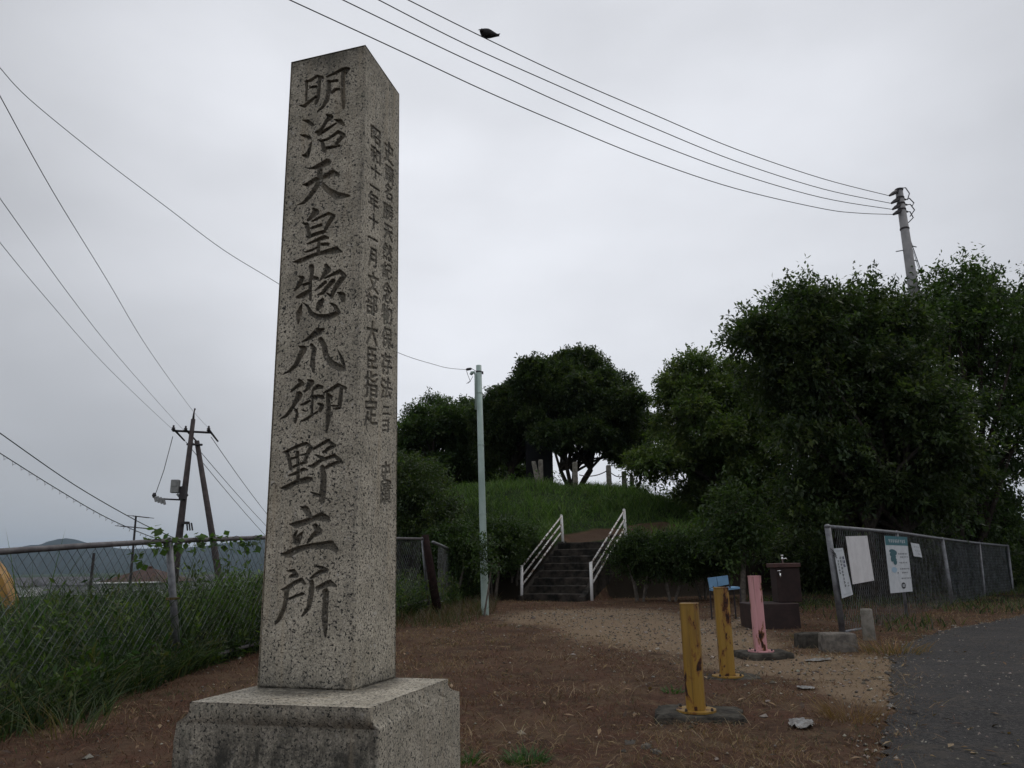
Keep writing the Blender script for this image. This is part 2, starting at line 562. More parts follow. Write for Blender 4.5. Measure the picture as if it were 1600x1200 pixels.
def spaced(a, b, lo, hi, step, grow=1.13):
    core = list(np.arange(lo, hi, step))
    o = core[:]
    s = step; v = core[-1]
    while v < b:
        s *= grow; v += s; o.append(v)
    s = step; v = core[0]; pre = []
    while v > a:
        s *= grow; v -= s; pre.append(v)
    return np.array(pre[::-1] + o)

gx = spaced(-9000, 9000, -11, 14, 0.11)
gy = spaced(-2500, 9000, 0.2, 34, 0.11)
GX, GY = np.meshgrid(gx, gy)
GZ = ground_z(GX, GY)
near = np.exp(-np.hypot(GX, GY - 4) / 14)
rside = GX - np.interp(GY, ey, ex)
onroad = sstep(-0.1, 0.25, rside) * (GY < ey[-1] + 3)
GZ = GZ + 0.018 * (fbm(GX * 6, GY * 6, 11) - 0.5) * near * (1 - onroad) - 0.03 * onroad
uvp = proj(np.stack([GX, GY, GZ], -1))
front = GY > 0.9
# where bare sandy soil shows
def blob(px, py, cx, cy, rx, ry):
    return np.exp(-(((px - cx) / rx) ** 2 + ((py - cy) / ry) ** 2))
def worldblob(cx, cy, rx, ry, rot=0):
    a = math.radians(rot)
    dx = GX - cx; dy = GY - cy
    u = dx * math.cos(a) + dy * math.sin(a); v = -dx * math.sin(a) + dy * math.cos(a)
    return np.exp(-((u / rx) ** 2 + (v / ry) ** 2))
sand = np.zeros_like(GX)
for (px, py, rx, ry, k) in ((930, 965, 1.9, 2.6, 1.0), (1020, 985, 1.6, 2.6, 1.0), (1080, 1000, 1.2, 2.0, 0.9), (1250, 1038, 1.2, 1.1, 1.0), (1340, 1050, 0.8, 1.3, 1.0), (1350, 1085, 0.35, 0.9, 0.8), (1120, 975, 1.5, 1.6, .6), (850, 955, 1.2, 1.2, .5)):
    c = PG(px, py)
    sand = np.maximum(sand, k * worldblob(c[0], c[1], rx * 0.9, ry * 0.8))
s_, t_ = stair_st(GX, GY)
c1 = PG(965, 838)
pathm = np.maximum(worldblob(c1[0], c1[1] - .2, 1.5, 0.7, 15), 0.9 * worldblob(c1[0] + 1.3, c1[1] + 1.1, 1.3, 0.4, 35))
dirt = pathm * 1.3
rm = np.hypot(GX - MC[0], GY - MC[1])
green = sstep(9.7, 9.2, rm) * (1 - np.clip(dirt * 1.4, 0, 1))
side = (GX - FEN_L0[0]) * fd[1] - (GY - FEN_L0[1]) * fd[0]
shade_soil = sstep(11.0, 10.7, rm) * sstep(9.0, 9.5, rm) * (GY < 28)  # soil under hedges and trees, their shade painted in as near black
green = np.maximum(green, sstep(0.15, -0.15, side))
shade_soil = np.maximum(shade_soil, sstep(3.0, 4.5, GX - 0.1 * GY) * sstep(14.5, 16, GY) * (GY < 60))
shade_soil *= np.where((s_ > -0.3) & (s_ < 3.4) & (t_ > 0) & (t_ < ST_W), 0, 1)
green = np.maximum(green, sstep(26, 34, GY))
green = np.maximum(green, sstep(16, 20, GX))

MG = MAT('soil_and_dry_turf', 0.97, 0, 0.1)
turf = MG.mix(MG.ramp(MG.noise(2.2, 6, 0.7), 0.38, 0.62), (0.108, 0.055, 0.037), (0.074, 0.043, 0.029))
turf = MG.mix(MG.ramp(MG.noise(4.5, 8, 0.8, 0.6), 0.49, 0.62, 0, .9), turf, (0.15, 0.105, 0.062))
turf = MG.mix(MG.ramp(MG.noise(26, 4, 0.7), 0.35, 0.7, 0, 0.6), turf, (0.035, 0.024, 0.017))
turf = MG.mix(MG.ramp(MG.noise(1.3, 5, 0.7), 0.6, 0.72, 0, 0.55), turf, (0.035, 0.05, 0.02))
turf = MG.mix(MG.ramp(MG.noise(0.9, 6, 0.75, .5), 0.46, 0.62, 0, 0.75), turf, (0.118, 0.076, 0.049))
turf = MG.mix(MG.ramp(MG.noise(1.7, 7, 0.8, .5), 0.55, 0.66, 0, 0.7), turf, (0.034, 0.024, 0.018))
sandc = MG.mix(MG.ramp(MG.noise(60, 4, 0.8), 0.35, 0.7), (0.25, 0.18, 0.118), (0.14, 0.10, 0.066))
sandc = MG.mix(MG.ramp(MG.noise(240, 2, 0.5), 0.6, 0.7), sandc, (0.3, 0.26, 0.2))
sm = MG.math('MULTIPLY', MG.attr('sand'), 1.0)
sm = MG.ramp(MG.math('ADD', sm, MG.math('MULTIPLY', MG.noise(3.2, 10, 0.85), 1.1)), 0.80, 1.12)
c = MG.mix(sm, turf, sandc)
gmx = MG.ramp(MG.math('ADD', MG.attr('green'), MG.math('MULTIPLY', MG.noise(4, 6), 0.3)), 0.5, 0.8)
gcol = MG.mix(MG.ramp(MG.noise(3, 6), 0.4, 0.6), (0.028, 0.05, 0.014), (0.02, 0.03, 0.012))
c = MG.mix(gmx, c, gcol)
dm = MG.ramp(MG.math('ADD', MG.attr('dirt'), MG.math('MULTIPLY', MG.noise(4, 6), 0.4)), 0.55, 0.8)
c = MG.mix(dm, c, (0.075, 0.048, 0.033))
c = MG.mix(MG.ramp(MG.math('ADD', MG.attr('shade_soil'), MG.math('MULTIPLY', MG.noise(5, 6), 0.4)), 0.55, 0.85), c, (0.022, 0.017, 0.012))
MG.color(c)
MG.bump(MG.math('ADD', MG.noise(18, 6, 0.75), MG.noise(90, 3, 0.7)), 0.8, 0.02)
g = grid_mesh('ground', np.stack([GX, GY, GZ], -1), None, MG.m, None, dict(sand=sand, green=green, dirt=dirt, shade_soil=shade_soil), flip=False)
tag(g, kind='structure')

ws = np.concatenate([np.linspace(0, 1, 9)[:-1], np.linspace(1, 10, 40)])
RX = ex[:, None] + nx[:, None] * (ws[None] + jag[:, None] * (ws[None] < 0.5)); RY = ey[:, None] + ny[:, None] * (ws[None] + jag[:, None] * (ws[None] < 0.5))
RZ = ground_z(RX, RY) + 0.006 + 0.004 * np.minimum(ws[None] / .1, 1)
MR = MAT('asphalt', 0.9, 0, 0.25)
a = MR.mix(MR.ramp(MR.noise(150, 3, 0.7), 0.35, 0.65), (0.014, 0.014, 0.015), (0.042, 0.040, 0.040))
a = MR.mix(MR.ramp(MR.noise(170, 3, 0.7), 0.62, 0.68), a, (0.16, 0.15, 0.14))
a = MR.mix(MR.ramp(MR.noise(38, 6, 0.85), 0.47, 0.64, 0, .9), a, (0.098, 0.090, 0.082))
a = MR.mix(MR.ramp(MR.noise(32, 5, 0.8, .4), 0.53, 0.62, 0, .9), a, (0.010, 0.010, 0.011))
a = MR.mix(MR.ramp(MR.noise(3.0, 7, 0.85, .8), 0.52, 0.60, 0, .45), a, (0.09, 0.075, 0.058))
a = MR.mix(MR.ramp(MR.noise(22, 6, 0.9, .6, stretch=(1.4, .6, 1)), 0.60, 0.68, 0, .8), a, (0.16, 0.135, 0.105))
a = MR.mix(MR.ramp(MR.noise(1.8, 5, 0.65), 0.45, 0.7, 0, 0.55), a, (0.06, 0.055, 0.052))
a = MR.mix(MR.ramp(MR.noise(7, 8, 0.8, stretch=(1.6, .7, 1)), 0.60, 0.68, 0, 0.7), a, (0.085, 0.065, 0.045))
MR.color(a)
MR.bump(MR.noise(60, 6, 0.85), 1.0, 0.012)
rd = grid_mesh('road', np.stack([RX, RY, RZ], -1), None, MR.m, flip=True)
tag(rd, kind='structure')

# hills
def hills(name, Yd, pts, mat, depth):
    xs = np.linspace(pts[0][0], pts[-1][0], 260)
    ys = np.interp(xs, [p[0] for p in pts], [p[1] for p in pts])
    ys = ys - 3.0 * (fbm(xs / 38, xs * 0, 31, 4) - 0.5) - 1.5 * (fbm(xs / 9, xs * 0, 33, 2) - 0.5)
    rows = []
    crest = np.array([P(x, y, Yd) for x, y in zip(xs, ys)])
    for t in np.linspace(0, 1, 24):
        yy = Yd - depth * (1 - t)
        base = -7.0
        q = crest.copy()
        sc = yy / Yd
        q[:, 0] *= sc * 1.0; q[:, 1] = yy
        h = (crest[:, 2] - base) * (t ** 0.8) + base
        q[:, 2] = h + 10 * t * (1 - t) * 4 * (fbm(xs / 14 + t * 4, xs * 0 + t * 5, 41, 3) - 0.5) * 2
        rows.append(q)
    for t in np.linspace(0, 1, 8)[1:]:
        q = crest.copy(); q[:, 1] += depth * t; q[:, 2] = (crest[:, 2] + 8) * (1 - t) - 8; rows.append(q)
    o = grid_mesh(name, np.array(rows), None, mat, flip=False)
    tag(o, kind='structure')
M_hill = simple('wooded_hill', (0.018, 0.028, 0.024), (0.011, 0.019, 0.018), 0.95, 0, 0.02, 0.1)
hills('hills', 2900, [(-700, 870), (-300, 852), (-60, 862), (20, 856), (62, 851), (80, 845), (103, 841), (122, 845), (150, 852), (200, 858), (260, 857), (330, 852), (375, 846), (420, 842), (520, 850), (700, 860), (900, 870)], M_hill, 900)
hills('hills', 3900, [(500, 865), (900, 850), (1200, 838), (1500, 842), (1900, 830), (2400, 850)], M_hill, 900)

# ------------------------------------------------------------------ scatter of grass
def blades(x, y, z, h, w, lean, curl, col, name, mat, parent=None, az=None, seg=3):
    n = len(x)
    if az is None: az = rng.uniform(0, 2 * math.pi, n)
    fa = rng.uniform(0, math.pi, n)
    dx, dy = np.cos(az), np.sin(az)
    wx, wy = np.cos(fa), np.sin(fa)
    Vs = []
    def pt(t):
        return (x + dx * h * (lean * t + curl * t * t), y + dy * h * (lean * t + curl * t * t), z + h * (t - 0.45 * (lean + curl) * t * t * 0.9))
    ts = np.linspace(0, 1, seg + 1)
    for i in range(seg):
        a = pt(ts[i]); b = pt(ts[i + 1])
        wa = w * (1 - ts[i] ** 1.6) * 0.5; wb = w * (1 - ts[i + 1] ** 1.6) * 0.5
        q = np.stack([
            np.stack([a[0] - wx * wa, a[1] - wy * wa, a[2]], -1), np.stack([a[0] + wx * wa, a[1] + wy * wa, a[2]], -1),
            np.stack([b[0] + wx * wb, b[1] + wy * wb, b[2]], -1), np.stack([b[0] - wx * wb, b[1] - wy * wb, b[2]], -1)], 1)
        Vs.append(q)
    V = np.concatenate(Vs).reshape(-1, 3)
    c = np.repeat(np.tile(col, (seg, 1)), 4, axis=0)
    return quads_mesh(name, V, 4, mat, c, parent)

def mixcol(n, cols, wts=None, jit=0.2):
    cols = np.array(cols)
    i = rng.choice(len(cols), n, p=wts)
    c = cols[i] * (1 + rng.uniform(-jit, jit, (n, 1))) * (1 + rng.uniform(-0.06, 0.06, (n, 3)))
    return np.clip(c, 0.003, 1)

def interp_attr(A, x, y):
    ix = np.clip(np.searchsorted(gx, x), 0, len(gx) - 1); iy = np.clip(np.searchsorted(gy, y), 0, len(gy) - 1)
    return A[iy, ix]

def roadside(x, y):
    """signed: distance from the road edge, positive on the asphalt"""
    k = np.clip(np.searchsorted(ey, y), 1, len(ey) - 1)
    return (x - ex[k])

# dry matted turf
n = 260000
yy = 1.1 + 17.5 * rng.random(n) ** 1.5
xx = (rng.random(n) * 2 - 1) * (0.78 * yy + 0.6)
side_ = (xx - FEN_L0[0]) * fd[1] - (yy - FEN_L0[1]) * fd[0]
sd_ = interp_attr(sand, xx, yy)
dens = 1 - 0.92 * np.clip(sd_ * 1.25 + 0.5 * (fbm(xx * 3, yy * 3, 51) - 0.5), 0, 1)
dens *= 0.35 + 0.65 * sstep(0.35, 0.6, fbm(xx * 2.2, yy * 2.2, 53, 4))
rs = roadside(xx, yy)
dens = np.where(rs > 0.05, 0.05 * (fbm(xx * 2, yy * 2, 55) > 0.5) + 0.5 * sstep(0.25, 0.0, rs), dens)
keep = (rng.random(n) < dens) & (side_ > -0.1) & (np.hypot(xx - MC[0], yy - MC[1]) > 10.6)
xx, yy = xx[keep], yy[keep]
m = len(xx)
patch = fbm(xx * 0.9, yy * 0.9, 57, 4)
tan_ = (rng.random(m) < sstep(0.46, 0.66, patch) * 0.75 + 0.12 + 0.35 * sstep(1.6, 0.2, np.abs(roadside(xx, yy))))
c1_ = mixcol(m, [(0.12, 0.055, 0.036), (0.085, 0.042, 0.028), (0.15, 0.08, 0.05)])
c2_ = mixcol(m, [(0.22, 0.14, 0.075), (0.17, 0.10, 0.055), (0.26, 0.19, 0.11)])
grn = (rng.random(m) < 0.05 + 0.25 * sstep(0.55, 0.7, fbm(xx * 1.1, yy * 1.1, 59, 4)))
cc = np.where(tan_[:, None], c2_, c1_)
cc = np.where(grn[:, None], mixcol(m, [(0.05, 0.075, 0.025), (0.035, 0.055, 0.02)]), cc)
hh = rng.uniform(0.02, 0.065, m) * (0.7 + 0.6 * fbm(xx * 1.5, yy * 1.5, 61)) * (1 + 0.025 * yy)
o = blades(xx, yy, ground_z(xx, yy) - 0.004, hh, rng.uniform(0.0018, 0.004, m) * (1 + 0.09 * yy), rng.uniform(0.2, 1.1, m), rng.uniform(0, 0.8, m), cc, 'dry_grass', M_dry, seg=2)
tag(o, kind='stuff')

# tangles of bleached straw, thickest towards the road
n = 26000
yy = 1.2 + 8.5 * rng.random(n) ** 1.3; xx = -1.2 + rng.random(n) * (0.8 * yy + 2.2)
rs = xx - np.interp(yy, ey, ex)
kp = (rng.random(n) < sstep(.50, .66, fbm(xx * 1.6, yy * 1.6, 161, 4)) * .9 + .05) & (rs < .45 * rng.random(n) ** 2) & (xx > -.9 + .1 * yy)
xx, yy = xx[kp], yy[kp]; m = len(xx)
o = blades(xx, yy, ground_z(xx, yy) + rng.uniform(0, .01, m), rng.uniform(.05, .16, m), rng.uniform(.0014, .0028, m) * (1 + .08 * yy), rng.uniform(.9, 1.5, m), rng.uniform(.2, .8, m), mixcol(m, [(.26, .18, .10), (.20, .13, .07), (.15, .085, .05), (.32, .25, .16)]), 'straw', M_dry, seg=3)
tag(o, kind='stuff')

# long weeds behind the left fence (and spilling over in front at the far left)
def weeds(n, tr, dr, hr, name, cols, wts, wd=(0.008, 0.02), lean=(0.1, 0.7), dens_noise=True, front_spill=0.0, seg=3):
    t = rng.uniform(tr[0], tr[1], n)
    d = dr[0] + (dr[1] - dr[0]) * rng.random(n) ** 1.5
    x = FEN_L0[0] + fd[0] * t - fd[1] * d; y = FEN_L0[1] + fd[1] * t + fd[0] * d
    h = rng.uniform(hr[0], hr[1], n) * (0.62 + 0.65 * fbm(x * 0.8, y * 0.8, 71, 3))
    z = ground_z(x, y)
    return x, y, z, h
GC = [(0.036, 0.064, 0.017), (0.022, 0.042, 0.013), (0.066, 0.098, 0.028), (0.014, 0.026, 0.009)]
def fence_height_cap(x, y):
    return np.clip(0.86 + 0.0 * x, 0.5, 1.2)
xs_, ys_, zs_, hs_ = weeds(34000, (-6.5, 16), (0.05, 7.5), (0.45, 1.05), '', None, None)
clump = fbm(xs_ * 2.4, ys_ * 2.4, 75, 3)
kp = clump > 0.42
xs_, ys_, zs_, hs_, clump = xs_[kp], ys_[kp], zs_[kp], hs_[kp], clump[kp]
hs_ = hs_ * (0.55 + 0.75 * sstep(0.42, 0.7, clump)) * (0.6 + 0.8 * fbm(xs_ * .9, ys_ * .9, 76, 2))
m = len(xs_)
o = blades(xs_, ys_, zs_, hs_, rng.uniform(0.007, 0.024, m), rng.uniform(0.05, 0.7, m), rng.uniform(0.2, 0.9, m), mixcol(m, GC, [.35, .35, .1, .2]), 'long_grass', M_grass, seg=4)
tag(o, kind='stuff')

# spill in front at left
n = 7000
t = rng.uniform(-6.6, 0.3, n); d = -rng.random(n) ** 1.3 * (0.12 + 0.95 * sstep(0.5, -3.4, t)) * (0.4 + 1.2 * fbm(t * 1.7, t * 0, 77, 3))
x = FEN_L0[0] + fd[0] * t - fd[1] * d; y = FEN_L0[1] + fd[1] * t + fd[0] * d
h = rng.uniform(0.15, 0.5, n) * (0.5 + fbm(x * 1.2, y * 1.2, 73)) * sstep(-1.15, -0.2, d)
o = blades(x, y, ground_z(x, y), h + 0.05, rng.uniform(0.006, 0.016, n), rng.uniform(0.1, 0.7, n), rng.uniform(0.1, 0.8, n), mixcol(n, GC + [(0.12, 0.10, 0.04)], [.35, .3, .1, .15, .1]), 'verge_grass', M_grass)
tag(o, kind='stuff')
# mound grass
n = 90000
r = 9.5 * np.sqrt(rng.random(n)); a = rng.uniform(0, 2 * math.pi, n)
x = MC[0] + r * np.cos(a); y = MC[1] + r * np.sin(a)
ok = (y < MC[1] + 2.5) & (interp_attr(dirt, x, y) + 0.25 * fbm(x * 2, y * 2, 81) < 0.42)
s, t = stair_st(x, y)
ok &= ~((t > -0.12) & (t < ST_W + 0.12) & (s > -0.6) & (s < ST_RUN * ST_STEPS + 1.1))
x, y = x[ok], y[ok]; m = len(x)
mc = mixcol(m, [(0.085, 0.150, 0.030), (0.062, 0.115, 0.025), (0.120, 0.175, 0.045), (0.04, 0.07, 0.02)], [.4, .3, .15, .15])
hg = rng.uniform(0.12, 0.5, m) * (0.3 + 1.5 * sstep(.3, .75, fbm(x * 1.0, y * 1.0, 83, 3)))
hg = hg * (0.45 + 0.55 * sstep(3.5, 6.0, np.hypot(x - MC[0], y - MC[1])))
mc = mc * (0.75 + 0.6 * fbm(x * .6, y * .6, 84, 3))[:, None]
o = blades(x, y, ground_z(x, y), hg, rng.uniform(0.012, 0.028, m), rng.uniform(0.05, 0.5, m), rng.uniform(0.1, 0.7, m), mc, 'mound_grass', M_grass)
tag(o, kind='stuff')
# grass at the foot of the right fence, under the trees, and by the shed
n = 16000
x = rng.uniform(3.5, 15, n); y = rng.uniform(10.3, 24, n)
ok = (x > 4.9 + 0.0 * y) & (np.hypot(x - MC[0], y - MC[1]) > 10.2) & (roadside(x, y) < -0.2) & (fbm(x * .6, y * .6, 87) > 0.45)
x, y = x[ok], y[ok]; m = len(x)
o = blades(x, y, ground_z(x, y), rng.uniform(0.06, 0.22, m), rng.uniform(0.008, 0.02, m), rng.uniform(0.1, 0.6, m), rng.uniform(0.1, 0.6, m), mixcol(m, GC + [(0.10, 0.11, 0.035)]), 'shade_grass', M_grass)
tag(o, kind='stuff')
n = 5000
x = rng.uniform(-3.4, -0.4, n); y = rng.uniform(11.8, 18.3, n)
side_ = (x - FEN_L0[0]) * fd[1] - (y - FEN_L0[1]) * fd[0]
ok = (side_ > 0) & (side_ < 1.7 - 0.5 * fbm(x, y, 89))
x, y = x[ok], y[ok]; m = len(x)
o = blades(x, y, ground_z(x, y), rng.uniform(0.08, 0.34, m), rng.uniform(0.006, 0.014, m), rng.uniform(0.1, 0.6, m), rng.uniform(0.1, 0.6, m), mixcol(m, [(0.05, 0.065, 0.02), (0.10, 0.07, 0.035), (0.07, 0.045, 0.028)]), 'fence_foot_grass', M_grass)
tag(o, kind='stuff')

# broad-leaved weeds among the long grass are added after the leaf helper (see leafy_weeds)
def octas(x, y, z, r, col, name, mat):
    n = len(x); V = []
    ang = rng.uniform(0, math.pi, n)
    a = np.stack([np.cos(ang), np.sin(ang), np.zeros(n)], -1) * (r * rng.uniform(.7, 1.4, n))[:, None]
    b = np.stack([-np.sin(ang), np.cos(ang), np.zeros(n)], -1) * (r * rng.uniform(.6, 1.1, n))[:, None]
    t = np.stack([rng.normal(0, .2, n) * r, rng.normal(0, .2, n) * r, r * rng.uniform(.4, .8, n)], -1)
    c = np.stack([x, y, z], -1)
    for p, q in ((a, b), (b, -a), (-a, -b), (-b, a)):
        V.append(np.stack([c + p, c + q, c + t], 1)); V.append(np.stack([c + q, c + p, c - t], 1))
    V = np.concatenate(V).reshape(-1, 3)
    return quads_mesh(name, V, 3, mat, np.repeat(np.tile(col, (8, 1)), 3, 0))
M_grav = MAT('gravel', 0.95, 0, 0.1); M_grav.color(M_grav.attr('col', False)); M_grav = M_grav.m
n = 30000
yy = 1.5 + 14 * rng.random(n) ** 1.3; xx = (rng.random(n) * 2 - 1) * (0.75 * yy + .4)
sd_ = interp_attr(sand, xx, yy); rs = xx - np.interp(yy, ey, ex)
pr = np.clip(sd_ * .9, 0, 1) + .9 * np.exp(-(rs / .22) ** 2) + .05 + .45 * (rs > 0) * (fbm(xx * 2, yy * 2, 131) > .45)
kp = rng.random(n) < pr
xx, yy = xx[kp], yy[kp]; m = len(xx)
o = octas(xx, yy, ground_z(xx, yy) + .006, rng.uniform(.004, .013, m) * (1 + .05 * yy) * np.where(rng.random(m) < .05, 1.8, 1), mixcol(m, [(.20, .18, .15), (.13, .11, .09), (.28, .25, .21), (.08, .07, .06)], None, .3), 'gravel', M_grav)
tag(o, kind='stuff')
# fallen leaves and scraps of straw
n = 2600
yy = 1.3 + 15 * rng.random(n) ** 1.2; xx = (rng.random(n) * 2 - 1) * (0.75 * yy + .4)
sd_ = (xx - FEN_L0[0]) * fd[1] - (yy - FEN_L0[1]) * fd[0]
kp = (sd_ > .2) & (np.hypot(xx - MC[0], yy - MC[1]) > 10.8) & (fbm(xx * .8, yy * .8, 141) > .42)
xx, yy = xx[kp], yy[kp]; m = len(xx)
an = rng.uniform(0, 2 * math.pi, m); ll = rng.uniform(.015, .04, m); wl = ll * rng.uniform(.2, .5, m); zz = ground_z(xx, yy) + rng.uniform(.012, .03, m)
ca, sa = np.cos(an), np.sin(an); tl = rng.normal(0, .3, m) * ll
V = np.stack([np.stack([xx - ca * ll, yy - sa * ll, zz - tl], -1), np.stack([xx + sa * wl, yy - ca * wl, zz + .004], -1), np.stack([xx + ca * ll, yy + sa * ll, zz + tl], -1), np.stack([xx - sa * wl, yy + ca * wl, zz + .006], -1)], 1).reshape(-1, 3)
o = quads_mesh('fallen_leaves', V, 4, M_dry, np.repeat(mixcol(m, [(.20, .13, .07), (.12, .07, .04), (.28, .20, .12), (.06, .04, .03)]), 4, 0))
tag(o, kind='stuff')

def tuft(px, py, n, hr, cols, label, rad=0.12, wd=(0.008, 0.016), name='grass_tuft', group=None):
    c = PG(px, py)
    a = rng.uniform(0, 2 * math.pi, n); r = rad * np.sqrt(rng.random(n))
    x = c[0] + r * np.cos(a); y = c[1] + r * np.sin(a)
    o = blades(x, y, ground_z(x, y) - 0.005, rng.uniform(hr[0], hr[1], n), rng.uniform(wd[0], wd[1], n), rng.uniform(0.2, 0.8, n), rng.uniform(0.1, 0.7, n), mixcol(n, cols), name, M_grass, az=a + rng.uniform(-.6, .6, n))
    tag(o, label, 'grass tuft', group)
    return o
tuft(822, 1196, 130, (0.05, 0.12), [(0.03, 0.075, 0.015), (0.04, 0.09, 0.02)], 'low dark green tuft on the brown turf at the bottom edge, right of the plinth', 0.10)
tuft(735, 1200, 50, (0.03, 0.09), [(0.035, 0.08, 0.015)], 'small green sprig growing against the right side of the stone plinth', 0.06)
tuft(1052, 1085, 50, (0.03, 0.08), [(0.05, 0.1, 0.025)], 'small bright weed just left of the nearest yellow post', 0.07)
tuft(1395, 1020, 220, (0.08, 0.28), [(0.25, 0.15, 0.07), (0.2, 0.12, 0.06), (0.09, 0.08, 0.03)], 'straw coloured tuft at the corner of the asphalt road edge', 0.35, (0.004, 0.009))
tuft(1330, 1125, 200, (0.08, 0.26), [(0.2, 0.12, 0.06), (0.15, 0.085, 0.045)], 'dry straw tuft beside the asphalt, right of the plastic litter', 0.2, (0.003, 0.006))
tuft(1270, 1000, 90, (0.08, 0.2), [(0.08, 0.09, 0.025), (0.14, 0.11, 0.04)], 'yellow green tuft behind the broken concrete blocks', 0.22, (0.006, 0.01))
tuft(105, 1150, 60, (0.2, 0.5), [(0.13, 0.10, 0.045), (0.06, 0.08, 0.03)], 'thin half dry tuft at the lower left in front of the fence', 0.2, (0.004, 0.008))
tuft(395, 1010, 130, (0.2, 0.45), [(0.08, 0.12, 0.035), (0.16, 0.13, 0.05)], 'arching grass tuft at the fence foot just left of the stone pillar', 0.25, (0.007, 0.013))
GLYPHS = {
    '史': '1970457045531953 5370797079535353 23431741312204130906381891079414432353468746877753775391459145771277124645463727',
    '蹟': '1581318131651565 5143814381375137 5132813281265126 5153815381475147 4458442188218858 7117880695107621 5521331138066217 04180511412140272723274039403946274627593759378708870859205920221420145008500819 386738629462946769676972897289776977698192819286698669916291628641864181628162774377437262726267',
    '名': '2662415105390833253725073207321176117607830783454445837978827782428248904091076512603576727648553166 7618321832397639',
    '勝': '4186507556784689 594958394439595470549136954178549454945962596568896889747874888781897277777467746991629160744174416859685559375937545154354135871087105404091006164128412815261318132007320835153539383544384433573337124107643378337514721362136407750781108536853965396649 1680288028671667 16612861284716471654',
    '天': '065606494349041209074944900795135449924992565256526652778877888410841077447744664456',
    '然': '7586857491778089 3424360743084125 5424600767096126 7425870694098127 1727040911062425 65906573657249724965656539334429695489299435726592659272727272737290 25920359085526774277386627712367366130531860145626480635113051814683458329833290',
    '紀': '2131231129122732 1032041110081631 3233381544173835 485648186108810894258728811462145618564981498145884588864686467981798156 07363641373643383657305534471744407333772665156431892491106804630757215912480542',
    '念': '4071546158654475 2637261841096309762369266315411534183437 3542522558294146 7335871294157938 1436041411112034 17591753685354396036785674597259 47930365085948848960946652885490',
    '物': '52913556415252696069373143276769756943124908816986697915751465146708780885119372937655765990 108603550852136622662245034005332238220629062940414440502947296639663972297229912291227214721685',
    '保': '4481818181644464 3787375759575946304630405440271632105935590666066635911096167040934093466646665788578887 27910254064817591707240724703489',
    '存': '6046603833383332603260155813441346076308681568329432943868386844885983628162416241567556 3891347906790672307203400734184318072607265239729272927942794589',
    '法': '0985287532811390 0460225026560865 0712140831372642 3810811686079210753669337821471864469246925266526669886988756675669159915975387538695969595233523346554642233517',
    'ニ': '17741765276669667965797469732773 09280919192078208719872878281928',
    'ヨ': '15241516251673167311811181178173817874782978167816712971737173513051195219443044734473232523',
    'リ': '7684678467766761592936164210652376617676 31832283227622462239313930463076',
    '昭': '43444307500750118211820789078944 5017503882388217 408740805780375341486480838080577756675769508050865391849187 2951293014301451 2958145814782978 078407171417142436243684',
    '和': '52835211591159188118811188118883 5925597681768125 43900683087724792464056405572257032607202447240731073147433148373155315749574964316431814885',
    '十': '459145570557055045504506530653509350935753575391',
    '一': '0453044694469453',
    '年': '05340528502850065806582893289334583458538753875958595873897389803080359027910559115526735073505921592134 2834285350535034',
    '月': '2086205803110806253573357317701451145407750880178086 2879737973642864 2858735873422742',
    '文': '4190497557784992 0575056820684432041308074927900795135532786893689375 493728687068',
    '部': '1472205627582073 618661076807688084807455853482277826712673208120872292348156938388868786 24902880088008745474548036803191 42733555055505495649565542555072 11411107180718114411440852085241 1818183444344418',
    '大': '459144650665065842580412100749528807941355589258926552655391',
    '臣': '4880486320632080 888712871211911191175517553582358263556355808880 4817201720354835 2057755775412041',
    '指': '82865077509143914365585580559470877280615861506550718881 5026822682165016 5032504182418232 43474307500750118211820789078947 189118720472046618661846034205361839181516130613090722082515254138453751254825663766377225722591',
    '定': '2249041110062427680891089415691553165335823582415341535678567863216321564556451827362948 429046810881086115611574827482619061908155814992',
}

